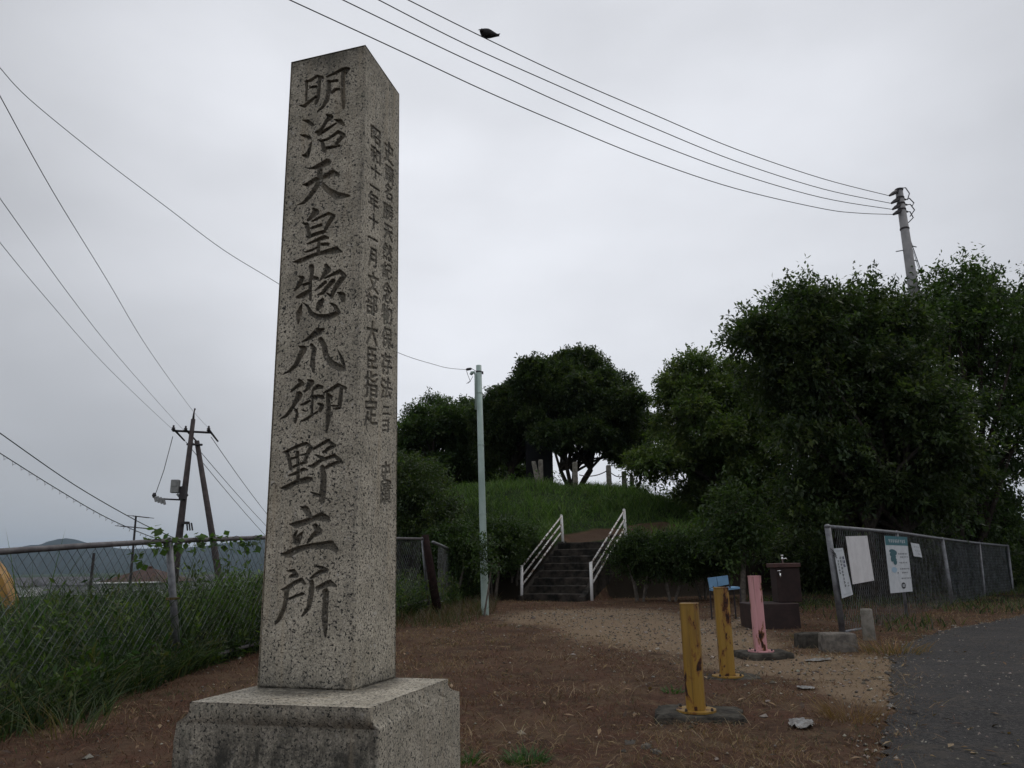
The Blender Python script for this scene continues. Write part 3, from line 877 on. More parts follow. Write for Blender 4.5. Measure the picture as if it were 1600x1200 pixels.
# ------------------------------------------------------------------ stone monument
# brush strokes: (origin x, origin y, scale, [stroke: x,y,width ...])
BRUSH = [
 (460, 95, 12, ['230,390,50 225,560,40 215,740,35', '190,385,20 300,370,45 420,280,40 520,305,50', '470,300,60 465,500,55 440,700,60 400,800,50', '290,500,30 400,480,50', '95,835,20 190,850,60 290,760,50 400,670,40',
   '640,390,70 650,560,70 610,730,70 540,860,50 430,965,18', '600,300,25 760,230,45 900,150,50 1010,150,60 950,240,60', '920,200,70 910,400,75 910,600,75 925,780,70 920,890,40', '650,390,40 800,370,50', '700,600,40 760,540,50 840,530,40']),
 (460, 170, 12, ['160,215,20 260,240,70 335,300,60', '110,490,20 200,510,60 285,545,50', '320,620,15 280,760,50 230,880,90 150,870,30', '600,110,30 680,150,90 600,230,60 540,340,50 450,430,50 400,440,40', '450,480,50 600,390,50 780,270,25', '750,200,20 860,240,90 920,300,50',
   '440,575,20 520,620,60 560,780,80', '500,600,40 620,570,40 820,430,60 920,490,70 850,580,60 780,660,50', '580,740,50 720,715,50 840,690,40']),
 (455, 235, 12, ['300,335,15 400,330,40 500,300,80 680,220,120', '210,640,15 300,640,75 460,540,75 600,500,70 780,420,110 870,450,70', '535,360,90 535,560,90 450,720,75 330,880,70 230,980,45 110,1025,12', '540,600,80 680,740,100 850,850,140 980,850,90 1100,850,20']),
 (455, 315, 12, ['420,140,50 460,190,110 380,290,70 310,350,40', '200,400,15 290,430,70 320,540,60 340,660,60', '390,370,30 540,290,40 700,220,50 790,270,70 720,380,70 640,520,60', '370,500,35 480,460,50 560,440,50', '310,665,50 450,610,60 620,560,60',
   '300,795,25 450,730,50 620,670,80 690,680,40', '250,950,20 380,910,45 480,860,25', '560,800,45 680,800,60', '520,740,50 510,880,55 505,970,50', '40,1135,20 160,1120,80 420,1000,60 600,955,70 840,910,120 950,940,30']),
 (450, 405, 10.91, ['190,300,30 250,320,60 200,430,60 110,540,20', '260,440,40 350,410,40', '430,320,70 500,330,50', '400,130,80 410,230,60 390,330,40 380,500,50 380,690,40', '150,650,40 250,620,90 380,530,50', '650,110,60 680,180,100 600,290,50 540,370,20',
   '620,330,20 760,260,45 880,210,70 960,280,70 870,400,80 790,520,60 740,640,60 660,580,25', '640,390,50 550,470,40 460,540,20', '770,370,70 660,490,60 590,580,50 500,610,15', '850,570,30 920,620,110 940,700,70',
   '235,760,15 185,930,100 170,1100,25', '590,680,40 540,780,100 500,850,60', '240,735,12 330,800,40 400,930,70 520,990,90 700,980,90 860,910,70 800,800,60 710,750,20']),
 (435, 500, 12, ['840,170,40 740,220,130 600,320,70 520,370,40 440,410,12', '380,490,20 470,540,110 400,700,80 320,860,70 220,950,45 80,1025,12', '620,470,60 670,550,80 650,700,70 640,860,90 655,970,40', '790,370,90 860,500,90 890,680,90 1000,820,120 1150,900,120 1230,920,60', '1230,880,60 1190,740,60 1110,560,12']),
 (430, 585, 12, ['450,110,50 500,170,80 390,240,50 290,335,20', '450,380,110 440,420,100 360,560,60 280,680,55 200,780,45 90,840,12', '390,680,50 410,740,50 370,900,40', '620,110,40 680,150,100 620,250,60 550,330,25', '720,280,40 800,230,90 870,240,60',
   '480,575,25 570,540,50 650,490,30', '690,430,70 750,430,80', '800,410,60 880,430,70', '500,670,20 570,690,30', '700,300,30 700,500,40 690,740,40', '490,880,25 600,830,45 680,770,30 790,700,30', '810,550,40 880,590,70 840,680,60',
   '900,355,15 1050,280,60 1180,200,60 1310,260,60', '1240,280,60 1220,480,70 1200,620,60 1120,650,30', '1060,590,30 1170,590,25', '990,380,60 1000,600,80 990,850,75 960,1090,30', '1040,410,50 1060,480,25']),
 (425, 680, 10.91, ['210,285,30 260,320,60 300,450,55 315,580,50', '230,290,40 400,200,45 580,140,50 660,210,60 600,330,60 560,440,50', '430,290,50 440,450,50 450,620,50 440,780,50', '330,400,30 420,370,30', '480,340,25 590,325,25', '320,560,40 450,500,40 590,460,40',
   '290,690,25 400,650,45 540,580,50 600,590,30', '150,905,20 230,900,80 400,810,70 600,760,100 660,750,60', '690,240,40 820,170,45 950,90,50 1060,180,60 960,230,60 870,300,30', '740,340,30 850,390,60 910,420,50', '620,530,25 700,530,70 830,430,50 1060,350,55 1150,430,70 1190,470,40',
   '1150,450,60 980,520,50 900,560,40', '860,540,60 880,700,90 870,900,100 850,1120,90', '800,1030,50 720,1000,40 650,970,20']),
 (420, 780, 10.91, ['530,125,15 630,180,110 700,290,70', '350,430,20 450,440,100 620,390,90 780,320,80 900,300,130 990,330,90', '570,560,15 520,640,80 480,740,90', '480,540,20 430,640,50 450,740,60', '790,460,80 850,550,110 740,630,60 650,750,25', '210,940,20 330,940,110 500,850,90 700,800,80 900,790,110 1050,780,140 1140,860,90']),
 (415, 880, 10, ['350,125,25 440,120,50 470,190,80 390,210,40', '250,415,20 330,400,70 450,310,55 560,260,60 600,320,50', '330,440,70 320,560,60 290,700,55 220,860,60 150,955,25', '370,560,35 480,510,35 590,480,35', '760,45,15 870,70,50 950,110,60 850,140,60 770,190,50 700,240,20',
   '720,290,50 720,400,80 700,560,70 670,700,60 570,830,25', '810,390,60 900,350,70 1000,310,90 1090,355,40', '935,450,90 935,620,80 925,850,90 930,1000,70 935,1150,25']),
]
ZB, ZT = CZ - 0.382, CZ + 1.93
bL, bN, bR = PZ(402, 1075, ZB), PZ(552, 1080, ZB), PZ(618, 1060, ZB)
tL, tN, tR = PZ(455, 97, ZT), PZ(571, 70, ZT), PZ(624, 147, ZT)
bK = bL + bR - bN; tK = tL + tR - tN
mon = empty('stone_monument', ((bL[0] + bR[0]) / 2, (bL[1] + bR[1]) / 2, 0), 'tall square granite pillar carved with ten large characters, on a stepped granite plinth', 'stone monument')

def face_grid(TL, TR, BL, BR, nu, nv):
    u = np.linspace(0, 1, nu)[None, :, None]; v = np.linspace(0, 1, nv)[:, None, None]
    return (TL * (1 - u) + TR * u) * (1 - v) + (BL * (1 - u) + BR * u) * v

def stroke_field(px, py, s, sc, ox, oy):
    """1 at the centre line, 0 at the edge of a brush stroke"""
    best = np.zeros_like(px)
    pts = [tuple(float(q) for q in w.split(',')) for w in s.split()]
    pts = [(ox + a / sc, oy + b / sc, w / sc / 2 * 1.16) for a, b, w in pts]
    for (x0, y0, r0), (x1, y1, r1) in zip(pts[:-1], pts[1:]):
        dx, dy = x1 - x0, y1 - y0
        t = np.clip(((px - x0) * dx + (py - y0) * dy) / (dx * dx + dy * dy + 1e-9), 0, 1)
        d = np.hypot(px - x0 - t * dx, py - y0 - t * dy)
        r = r0 + (r1 - r0) * t
        best = np.maximum(best, (1 - d / r) * np.minimum(1, r / 2.2))
    return best

def notched(G, inner=0.012):
    """chipped outer edges: pull border vertices in a little"""
    return G

# --- large face
nu, nv = 215, 1380
G = face_grid(tL, tN, bL, bN, nu, nv)
pp = proj(G); PX, PY = pp[..., 0], pp[..., 1]
nrm = np.cross(tN - tL, bL - tL); nrm = nrm / np.linalg.norm(nrm)
if nrm @ (CAMP - bL) < 0: nrm = -nrm
depth = np.zeros((nv, nu)); owner = np.full((nv, nu), -1)
for ci, (ox, oy, sc, ss_) in enumerate(BRUSH):
    sel = (PY > oy - 4) & (PY < oy + 128) & (PX > ox - 4) & (PX < ox + 126)
    r0, r1 = np.where(sel.any(1))[0][[0, -1]]
    f = np.zeros((r1 - r0 + 1, nu))
    for s in ss_:
        f = np.maximum(f, stroke_field(PX[r0:r1 + 1], PY[r0:r1 + 1], s, sc, ox, oy))
    sub = depth[r0:r1 + 1]; ow = owner[r0:r1 + 1]
    ow[(f > sub) & (f > 0.02)] = ci
    np.maximum(sub, f, out=sub)
uu, vv = np.meshgrid(np.linspace(0, 1, nu), np.linspace(0, 1, nv))
rough = 0.0016 * (fbm(uu * 60, vv * 420, 91, 3) - 0.5) + 0.004 * (fbm(uu * 5, vv * 30, 93, 3) - 0.5)
edge_ = np.minimum(np.minimum(uu, 1 - uu) * 0.33, np.minimum(vv, 1 - vv) * 2.3)
chip = 0.007 * np.clip(1 - edge_ / (0.004 + 0.007 * fbm(uu * 40, vv * 260, 95, 3)), 0, 1)
prof = np.clip(depth * 1.5, 0, 1) ** 0.8
D = -0.013 * prof + rough * (edge_ > 0.004) - chip
G = G + nrm * D[..., None]
st = 0.9 * np.exp(-vv * 22) + 0.95 * np.exp(-(1 - vv) * 45) + 0.25 * (fbm(uu * 3, vv * 14, 97) > 0.62)
fo = np.maximum(np.maximum(owner[:-1, :-1], owner[1:, 1:]), np.maximum(owner[:-1, 1:], owner[1:, :-1]))
fd_ = (depth[:-1, :-1] + depth[1:, 1:]) / 2
carved = (fo >= 0) & (fd_ > 0.02)
grid_mesh('shaft_front', G, ~carved, M_granite, mon, dict(stain=st), smooth=False)
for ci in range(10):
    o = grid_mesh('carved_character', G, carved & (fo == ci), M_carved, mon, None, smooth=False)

# --- narrow side face
nu, nv = 190, 1480
G = face_grid(tN, tR, bN, bR, nu, nv)
nrm2 = np.cross(tR - tN, bN - tN); nrm2 = nrm2 / np.linalg.norm(nrm2)
if nrm2 @ (CAMP + np.array([3.0, 0, 0]) - bN) < 0: nrm2 = -nrm2
uu, vv = np.meshgrid(np.linspace(0, 1, nu), np.linspace(0, 1, nv))
ppc = proj(G)
mask = np.zeros((nv, nu)); own2 = np.full((nv, nu), -1)
def glyph_at(ch, px, py, wm, hm, oi, faint=1.0):
    i = np.argmin((ppc[..., 0] - px) ** 2 + (ppc[..., 1] - py) ** 2)
    cv, cu = divmod(i, nu)
    u0, v0 = cu / (nu - 1), cv / (nv - 1)
    X = (uu - u0) * 0.325; Y = (v0 - vv) * 2.31
    X = X; Yg = Y - X * 0.16
    sel = (np.abs(X) < wm * .75) & (np.abs(Yg) < hm * .75)
    gxx = X[sel] / wm * 98 + 49; gyy = Yg[sel] / hm * 92 + 46 + 4
    inside = np.zeros(len(gxx), int)
    for lp in GLYPHS[ch].split():
        q = [(int(lp[k:k + 2]), int(lp[k + 2:k + 4])) for k in range(0, len(lp), 4)]
        cnt = np.zeros(len(gxx), int)
        for a, b in zip(q, q[1:] + q[:1]):
            if a[1] == b[1]: continue
            cr_ = ((a[1] > gyy) != (b[1] > gyy)) & (gxx < (b[0] - a[0]) * (gyy - a[1]) / (b[1] - a[1]) + a[0])
            cnt += cr_
        inside ^= (cnt % 2)
    mm = np.zeros_like(mask); mm[sel] = inside * faint
    own2[mm > 0] = oi
    np.maximum(mask, mm, out=mask)
LEFTC = [('昭', 588, 211, .100, .075), ('和', 588, 243, .100, .070), ('十', 587, 268, .09, .060), ('一', 586, 293, .09, .055), ('年', 584, 314, .095, .075), ('十', 584, 345, .09, .060), ('一', 583, 373, .09, .055), ('月', 584, 402, .085, .085),
         ('文', 584, 442, .095, .085), ('部', 582, 475, .105, .085), ('大', 582, 520, .10, .10), ('臣', 582, 559, .095, .09), ('指', 581, 600, .115, .10), ('定', 580, 643, .11, .105)]
RIGHTC = [('史', 608, 238, .095, .10), ('蹟', 609, 272, .09, .08), ('名', 608, 300, .085, .075), ('勝', 607, 331, .10, .075), ('天', 607, 362, .09, .075), ('然', 606, 394, .095, .075), ('紀', 606, 423, .095, .07), ('念', 606, 458, .10, .09),
          ('物', 605, 491, .10, .085), ('保', 605, 527, .095, .085), ('存', 604, 568, .095, .09), ('法', 604, 606, .10, .085), ('ニ', 604, 641, .07, .05), ('ヨ', 603, 664, .075, .06), ('史', 603, 738, .085, .085), ('蹟', 603, 770, .095, .085)]
for t_ in LEFTC: glyph_at(t_[0], t_[1], t_[2], t_[3], t_[4], 0)
for t_ in RIGHTC: glyph_at(t_[0], t_[1], t_[2], t_[3], t_[4], 1, 0.8)
mask = np.maximum.reduce([np.roll(mask, k_, 1) for k_ in (-2, -1, 0, 1, 2)])
mask = np.maximum(mask, np.roll(mask, 1, 0))
for _sh in ((1, 0), (2, 1), (-2, 1), (1, 1), (-1, 1)):
    own2 = np.maximum(own2, np.roll(own2, _sh[0], _sh[1]) * 1)
sm_ = mask.copy()
for _ in range(2):
    sm_ = (sm_ + np.roll(sm_, 1, 0) + np.roll(sm_, -1, 0) + np.roll(sm_, 1, 1) + np.roll(sm_, -1, 1)) / 5
rough = 0.0016 * (fbm(uu * 60, vv * 420, 191, 3) - 0.5) + 0.004 * (fbm(uu * 5, vv * 30, 193, 3) - 0.5)
edge_ = np.minimum(np.minimum(uu, 1 - uu) * 0.33, np.minimum(vv, 1 - vv) * 2.3)
chip = 0.006 * np.clip(1 - edge_ / (0.004 + 0.006 * fbm(uu * 40, vv * 260, 195, 3)), 0, 1)
D = -0.006 * sm_ + rough * (edge_ > 0.004) - chip
G = G + nrm2 * D[..., None]
st = 0.35 * np.exp(-vv * 14) + 0.9 * np.exp(-(1 - vv) * 55)
mf = (mask[:-1, :-1] + mask[1:, 1:] + mask[1:, :-1] + mask[:-1, 1:]) / 4 > 0.35
of = np.maximum(np.maximum(own2[:-1, :-1], own2[1:, 1:]), np.maximum(own2[:-1, 1:], own2[1:, :-1]))
grid_mesh('shaft_side', G, ~mf, M_granite, mon, dict(stain=st), smooth=False)
M_inscribed_dark = granite('granite_inscribed', False, 0.42).m  # side lettering darkened: grime and groove shade put into the tone
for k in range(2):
    grid_mesh('side_inscription', G, mf & (of == k), M_inscribed_dark, mon, None, smooth=False)
# back faces and top
b = MB()
e = 0.004
b.add([bL, bK, tK, tL], [(0, 1, 2, 3)]); b.add([bK, bR, tR, tK], [(0, 1, 2, 3)]); b.add([tL, tN, tR, tK], [(0, 1, 2, 3)])
b.build('shaft_back', M_granite, mon)
# plinth
pT = [PZ(298, 1097, ZB), PZ(577, 1107, ZB), PZ(700, 1061, ZB)]
ZP = CZ - 0.445
pB = [PZ(275, 1131, ZP), PZ(591, 1143, ZP), PZ(719, 1082, ZP)]
pT.append(pT[0] + pT[2] - pT[1]); pB.append(pB[0] + pB[2] - pB[1])
pT = [np.array(q) for q in pT]; pB = [np.array(q) for q in pB]
def ring(w, z, out_=0.0):
    r_ = []
    cT = sum(pT) / 4
    for a, b_ in zip(pT, pB):
        q = a * (1 - w) + b_ * w
        q = q + (q - cT) / np.linalg.norm((q - cT)[:2]) * out_
        r_.append((q[0], q[1], z))
    return r_
prof = [(-0.03, ZB + 0.001), (0, ZB - 0.004), (0.03, ZB - 0.020), (0.18, ZB - 0.032), (0.42, ZB - 0.043), (0.72, ZB - 0.052), (0.97, ZP + 0.004), (1.0, ZP - 0.004), (1.0, -0.25)]
def seg_ring(r4, n):
    o_ = []
    for i in range(4):
        a = np.array(r4[i]); b_ = np.array(r4[(i + 1) % 4])
        for k in range(n): o_.append(a + (b_ - a) * k / n)
    return np.array(o_)
nS = 70
rows = []; zs = []
dens_prof = []
for (w0, z0_), (w1, z1_) in zip(prof[:-1], prof[1:]):
    kk = 40 if z1_ < -0.1 else 3
    for k in range(kk): dens_prof.append((w0 + (w1 - w0) * k / kk, z0_ + (z1_ - z0_) * k / kk))
dens_prof.append(prof[-1])
for w, z in dens_prof:
    rows.append(seg_ring(ring(w, z), nS))
R_ = np.array(rows)
cxy = R_[..., :2].mean((0, 1))
dirv = R_[..., :2] - cxy; dirv /= np.linalg.norm(dirv, axis=-1, keepdims=True)
per = np.arange(nS * 4)[None, :] / nS
rr_ = 0.006 * (fbm(per * 30, R_[..., 2] * 30, 201, 3) - 0.5) + 0.004 * (fbm(per * 7, R_[..., 2] * 8, 203, 3) - 0.5)
R_[..., :2] += dirv * rr_[..., None]
R_ = np.concatenate([R_, R_[:, :1]], 1)
ff = np.concatenate([per, per[:, :1]], 1) * np.ones((len(R_), 1))
# grime: strongest on the face that looks at the camera
stn = np.where(ff < 1.0, 0.55 * sstep(ZP + 0.04, ZP - 0.10, R_[..., 2]) * sstep(-0.1, 0.35, 1.08 - ff) + 0.62, 0.15)
stn = np.where(ff < 1.0, stn * (0.5 + 0.8 * fbm(ff * 3, R_[..., 2] * 5, 207)), stn)
pl = grid_mesh('plinth', R_, None, M_granite, mon, dict(stain=stn), smooth=False)
tt = face_grid(np.array([*ring(-0.03, 0)[0][:2], ZB + 0.001]), np.array([*ring(-0.03, 0)[1][:2], ZB + 0.001]), np.array([*ring(-0.03, 0)[3][:2], ZB + 0.001]), np.array([*ring(-0.03, 0)[2][:2], ZB + 0.001]), 60, 60)
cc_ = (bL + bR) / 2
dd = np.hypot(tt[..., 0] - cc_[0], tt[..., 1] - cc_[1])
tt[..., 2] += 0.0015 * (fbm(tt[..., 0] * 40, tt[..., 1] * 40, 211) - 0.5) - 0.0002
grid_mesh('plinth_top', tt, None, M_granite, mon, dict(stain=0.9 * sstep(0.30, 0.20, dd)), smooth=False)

# ------------------------------------------------------------------ fences
def rp(px, py, p0, d, off=0.0):
    n = np.array([d[1], -d[0], 0.0])
    q0 = np.array([p0[0], p0[1], 0.0]) + n * off
    r = ray(px, py)
    return CAMP + r * (np.dot(q0 - np.array([0, 0, 0]), n) / np.dot(r, n))

def fence(name, label, p0, d, top, bot, posts, dia, wire_r, rail_r, mrail, mpost, group=None, sag=0.012):
    """top/bot: 3-D polylines along the fence plane; posts: (top px,py, bottom px,py, radius)"""
    d = np.array([d[0], d[1], 0.0])
    base = np.array([p0[0], p0[1], 0.0])
    T = np.array(top); B = np.array(bot)
    sT = (T - base) @ d; sB = (B - base) @ d
    root = empty(name, (p0[0], p0[1], ground_z(p0[0], p0[1])), label, 'fence', group)
    m = MB(); m.tube(T, rail_r, 10); m.build('top_rail', mrail, root, True)
    m = MB(); m.tube(B, rail_r * 0.8, 8); m.build('bottom_rail', mrail, root, True)
    for q in posts:
        a = rp(q[0], q[1], p0, d); b_ = rp(q[2], q[3], p0, d)
        b2 = b_ + (b_ - a) * 0.12
        m = MB(); m.tube([b2, a], [q[4], q[4]], 12); m.lathe(a, [(q[4] * 1.08, -0.01), (q[4] * 1.08, 0.012), (q[4] * .6, 0.03), (0, 0.036)], 12)
        m.build('post', mpost, root, True)
    s0, s1 = max(sT[0], sB[0]), min(sT[-1], sB[-1])
    m = MB()
    def zt(s): return np.interp(s, sT, T[:, 2]) - rail_r * 0.5
    def zb(s): return np.interp(s, sB, B[:, 2])
    H = float(np.mean(zt(np.linspace(s0, s1, 9)) - zb(np.linspace(s0, s1, 9))))
    nrm = np.array([d[1], -d[0], 0.0])
    run = H * dia[0] / dia[1]
    k = s0 - run
    cnt = 0
    while k < s1:
        for sgn in (1, -1):
            ts = np.linspace(0, 1, 11)
            ss = (k + run * ts) if sgn > 0 else (k + run * (1 - ts))
            ok = (ss >= s0) & (ss <= s1)
            if ok.sum() < 2: continue
            ts, ss = ts[ok], ss[ok]
            z0, z1 = zb(ss), zt(ss)
            jx = sag * (fbm(ss * 2.1, ts * 3, 301) - 0.5) * 2.2; jo = sag * (fbm(ss * 1.3, ts * 2, 303) - 0.5) * 3
            pts = base + d * (ss + jx)[:, None] + nrm * (jo + sgn * wire_r * 1.1)[:, None]
            pts[:, 2] = z0 + (z1 - z0) * ts + sag * (fbm(ss * 3, ts * 5, 305) - 0.5)
            m.tube(pts, wire_r, 3, False)
        k += dia[0]
    m.build('chain_link_mesh', M_wire, root)
    return root

f0, f1 = FEN_L0, FEN_L1
TL_ = [rp(-260, 889, f0, fd), rp(-120, 874, f0, fd), rp(0, 862, f0, fd), rp(130, 853, f0, fd), rp(264, 845, f0, fd), rp(412, 840, f0, fd), rp(540, 840, f0, fd), rp(660, 842, f0, fd)]
BL_ = [rp(-260, 1230, f0, fd), rp(0, 1135, f0, fd), rp(126, 1084, f0, fd), rp(278, 1040, f0, fd), rp(420, 1000, f0, fd), rp(668, 938, f0, fd)]
fenL = fence('chain_link_fence', 'rusty rail chain-link fence with creeper on its rail, running behind the stone pillar at left', f0, fd, TL_, BL_,
      [(264, 845, 278, 1042, .034), (497, 840, 520, 972, .03), (660, 842, 669, 940, .03), (-130, 876, -150, 1180, .034)], (0.095, 0.115), 0.0021, 0.024, M_rail, M_galv)
m = MB(); a = rp(271, 935, f0, fd)
m.lathe(a, [(0.037, -0.012), (0.045, -0.01), (0.045, 0.01), (0.037, 0.012)], 12); m.box(a + np.array([-.03, -.05, 0]), (.03, .03, .02)); m.box(a + np.array([.055, -.03, 0]), (.05, .015, .012))
m.build('post_clamp', simple('brass_clamp', (0.22, 0.16, 0.07), (0.08, 0.06, 0.03), 0.6, 0.5), fenL)

# short return fence behind, and the leaning brown post
q0 = P(678, 948, 15.6); q1 = P(708, 930, 17.6); d2 = (q1 - q0)[:2]; d2 /= np.linalg.norm(d2)
fence('chain_link_fence', 'short dull chain-link section running back from the leaning brown post towards the mossy shed', q0, d2,
      [rp(676, 847, q0, d2), rp(702, 858, q0, d2), rp(709, 861, q0, d2)], [rp(682, 946, q0, d2), rp(708, 930, q0, d2)], [(709, 861, 709, 932, .03)], (0.08, 0.09), 0.0022, 0.03, M_galv, M_stonepost)
m = MB(); a, b_ = P(664, 836, 14.7), P(684, 956, 14.7)
m.tube([b_ + (b_ - a) * .1, a + (b_ - a) * .4, a], [.088, .08, .072], 9)
tag(m.build('leaning_post', simple('rotten_brown_wood', (0.030, 0.017, 0.016), (0.015, 0.009, 0.009), 0.9, 0, 9, .1, .8, .01), None, True), 'dark brown rotten post leaning at the end of the left fence', 'post')

# right fence
g0 = PG(1317, 990)
hz = ray(1883, 881); g_d = hz[:2] / np.linalg.norm(hz[:2])
TR_ = [rp(1293, 823, g0, g_d), rp(1401, 832, g0, g_d), rp(1472, 842, g0, g_d), rp(1530, 849, g0, g_d), rp(1574, 853, g0, g_d)]
BR_ = [rp(1317, 988, g0, g_d), rp(1340, 984, g0, g_d), rp(1420, 972, g0, g_d), rp(1492, 959, g0, g_d), rp(1584, 941, g0, g_d)]
fenR = fence('chain_link_fence', 'grey chain-link fence with four notices tied to it beside the asphalt road at right', g0, g_d, TR_, BR_,
      [(1293, 823, 1317, 992, .040), (1401, 832, 1418, 972, .024), (1472, 842, 1491, 960, .034), (1530, 849, 1541, 950, .026), (1574, 853, 1585, 942, .034)], (0.09, 0.125), 0.0024, 0.027, M_galv, M_galv, sag=.014)
# dark wind net on its far bays
m = MB()
qa = [rp(1475, 846, g0, g_d, -.03), rp(1572, 857, g0, g_d, -.03), rp(1583, 937, g0, g_d, -.03), rp(1493, 955, g0, g_d, -.03)]
M_net = MAT('shade_net', 0.9, 0, 0.1); M_net.color((0.012, 0.02, 0.024))
tr_ = M_net.n('ShaderNodeBsdfTransparent'); ms_ = M_net.n('ShaderNodeMixShader'); ms_.inputs[0].default_value = 0.42
M_net.l(M_net.b.outputs[0], ms_.inputs[1]); M_net.l(tr_.outputs[0], ms_.inputs[2]); M_net.l(ms_.outputs[0], M_net.t.nodes['Material Output'].inputs['Surface'])
G4 = face_grid(qa[0], qa[1], qa[3], qa[2], 30, 12)
nn = np.array([g_d[1], -g_d[0], 0])
G4 = G4 + nn * (0.03 * (fbm(np.arange(30)[None, :] * .3 + np.zeros((12, 1)), np.arange(12)[:, None] * .3 + np.zeros((1, 30)), 401) - .5))[..., None]
o = grid_mesh('shade_net', G4, None, M_net.m, None)
tag(o, 'dark shade net hung on the far half of the right chain-link fence', 'net')

# ------------------------------------------------------------------ notices on the right fence
M_board = simple('board_white', (0.66, 0.64, 0.64), (0.58, 0.56, 0.56), 0.6, 0, 6)
M_paper = simple('paper_grey', (0.56, 0.58, 0.60), (0.48, 0.5, 0.52), 0.6, 0, 8)
M_teal = simple('teal_print', (0.045, 0.15, 0.17), (0.035, 0.12, 0.14), 0.6, 0, 5)
M_tealdark = simple('teal_dark_print', (0.03, 0.10, 0.12), None, 0.6)
M_blueprint = simple('pale_blue_print', (0.30, 0.42, 0.52), None, 0.6)
M_inkk = simple('black_print', (0.03, 0.03, 0.035), None, 0.6)
M_navy = simple('navy_print', (0.02, 0.02, 0.09), None, 0.6)
M_grayprint = simple('grey_print', (0.25, 0.26, 0.28), None, 0.6)
M_palegray = simple('pale_grey_print', (0.44, 0.46, 0.48), None, 0.6)

class Board:
    def __init__(self, name, label, cat, px4, off, mat, th=0.006, wav=0.0):
        self.c = [rp(x, y, g0, g_d, off) for x, y in px4]       # TL TR BR BL
        n = np.array([g_d[1], -g_d[0], 0.0]); self.n = n / np.linalg.norm(n)
        if self.n @ (CAMP - self.c[0]) < 0: self.n = -self.n
        self.root = empty(name, (self.c[3][0], self.c[3][1], self.c[3][2]), label, cat)
        m = MB(); f = self.c; bk = [q - self.n * th for q in f]
        m.add(f + bk, [(0, 3, 2, 1), (4, 5, 6, 7), (0, 1, 5, 4), (1, 2, 6, 5), (2, 3, 7, 6), (3, 0, 4, 7)])
        m.build('board', mat, self.root)
    def uv(self, u, v, e=0.0015):
        c = self.c
        return (c[0] * (1 - u) + c[1] * u) * (1 - v) + (c[3] * (1 - u) + c[2] * u) * v + self.n * e
    def poly(self, m, pts, e=0.0015):
        m.add([self.uv(u, v, e) for u, v in pts], [tuple(range(len(pts)))])
    def rect(self, m, u0, v0, u1, v1, e=0.0015):
        self.poly(m, [(u0, v0), (u1, v0), (u1, v1), (u0, v1)], e)
    def scribble(self, m, u0, v0, u1, v1, rnd, e=0.0022):
        """a few crossing print strokes that read as one small character"""
        w, h = u1 - u0, v1 - v0
        for k in range(rnd.choice((2, 3, 3))):
            y = v0 + h * (0.1 + 0.8 * k / 3 + rnd.uniform(0, .1)); self.rect(m, u0 + w * rnd.uniform(0, .25), y, u1 - w * rnd.uniform(0, .25), y + h * .13, e)
        for k in range(rnd.choice((1, 2))):
            x = u0 + w * rnd.uniform(.15, .75); self.rect(m, x, v0 + h * rnd.uniform(0, .2), x + w * .15, v1 - h * rnd.uniform(0, .2), e + .0003)

rnd = random.Random(3)
B1 = Board('notice_board', 'blank white rectangular board tied to the right chain-link fence', 'board', [(1322, 838), (1355, 837), (1366, 907), (1333, 913)], 0.03, M_board, 0.008)
m = MB()
for u, v in ((.08, .03), (.92, .03), (.08, .97), (.92, .97)): m.tube([B1.uv(u, v, 0.0), B1.uv(u, v, 0.004)], .004, 8)
m.build('screw', M_iron, B1.root)
B2 = Board('notice_sign', 'tall notice with teal header, teal figure and print on the right fence', 'sign', [(1382, 837), (1417, 839), (1426, 924), (1392, 927)], 0.03, M_paper, 0.006)
m = MB(); B2.rect(m, 0, 0, 1, .165); m.build('header', M_teal, B2.root)
m = MB()
for k in range(9): B2.scribble(m, .14 + k * .083, .05, .14 + k * .083 + .066, .125, rnd, .003)
m.build('header_lettering', M_paper, B2.root)
m = MB()
def disc(B, m, cu, cv, ru, rv, n=14, e=.002): B.poly(m, [(cu + ru * math.cos(-2 * math.pi * k / n), cv + rv * math.sin(2 * math.pi * k / n) * 1.0) for k in range(n)], e)
for cu, cv, ru, rv, e in ((.25, .27, .13, .035, .0020), (.24, .33, .11, .04, .0023), (.33, .30, .12, .05, .0026), (.29, .37, .10, .045, .0029), (.28, .42, .13, .035, .0032), (.33, .465, .08, .05, .0035), (.2, .41, .05, .05, .0038)): disc(B2, m, cu, cv, ru, rv, e=e)
m.build('teal_figure', M_tealdark, B2.root)
m = MB(); disc(B2, m, .26, .60, .12, .05); m.build('pale_blue_figure', M_blueprint, B2.root)
m = MB()
for (v, u0, n_) in ((.30, .50, 6), (.36, .58, 5), (.46, .52, 5), (.57, .52, 6), (.64, .38, 1), (.64, .58, 4), (.74, .54, 6)):
    for k in range(n_): B2.scribble(m, u0 + k * .075, v, u0 + k * .075 + .058, v + .032, rnd)
m.build('print_lines', M_inkk, B2.root)
m = MB(); disc(B2, m, .60, .885, .10, .058); m.build('round_emblem', M_inkk, B2.root)
m = MB(); B2.rect(m, .54, .865, .66, .885, .004); B2.rect(m, .54, .893, .66, .905, .004); m.build('emblem_lettering', M_palegray, B2.root)
B3 = Board('paper_notice', 'small square white paper notice right of the teal-headed notice', 'notice', [(1423, 848), (1436, 850), (1441, 871), (1428, 869)], 0.025, M_paper, 0.003)
m = MB()
for k in range(3): B3.scribble(m, .25 + k * .22, .2, .4 + k * .22, .34, rnd)
for k in range(3): B3.scribble(m, .3 + k * .2, .5, .44 + k * .2, .6, rnd)
B3.rect(m, .55, .75, .85, .8)
m.build('print_lines', M_grayprint, B3.root)
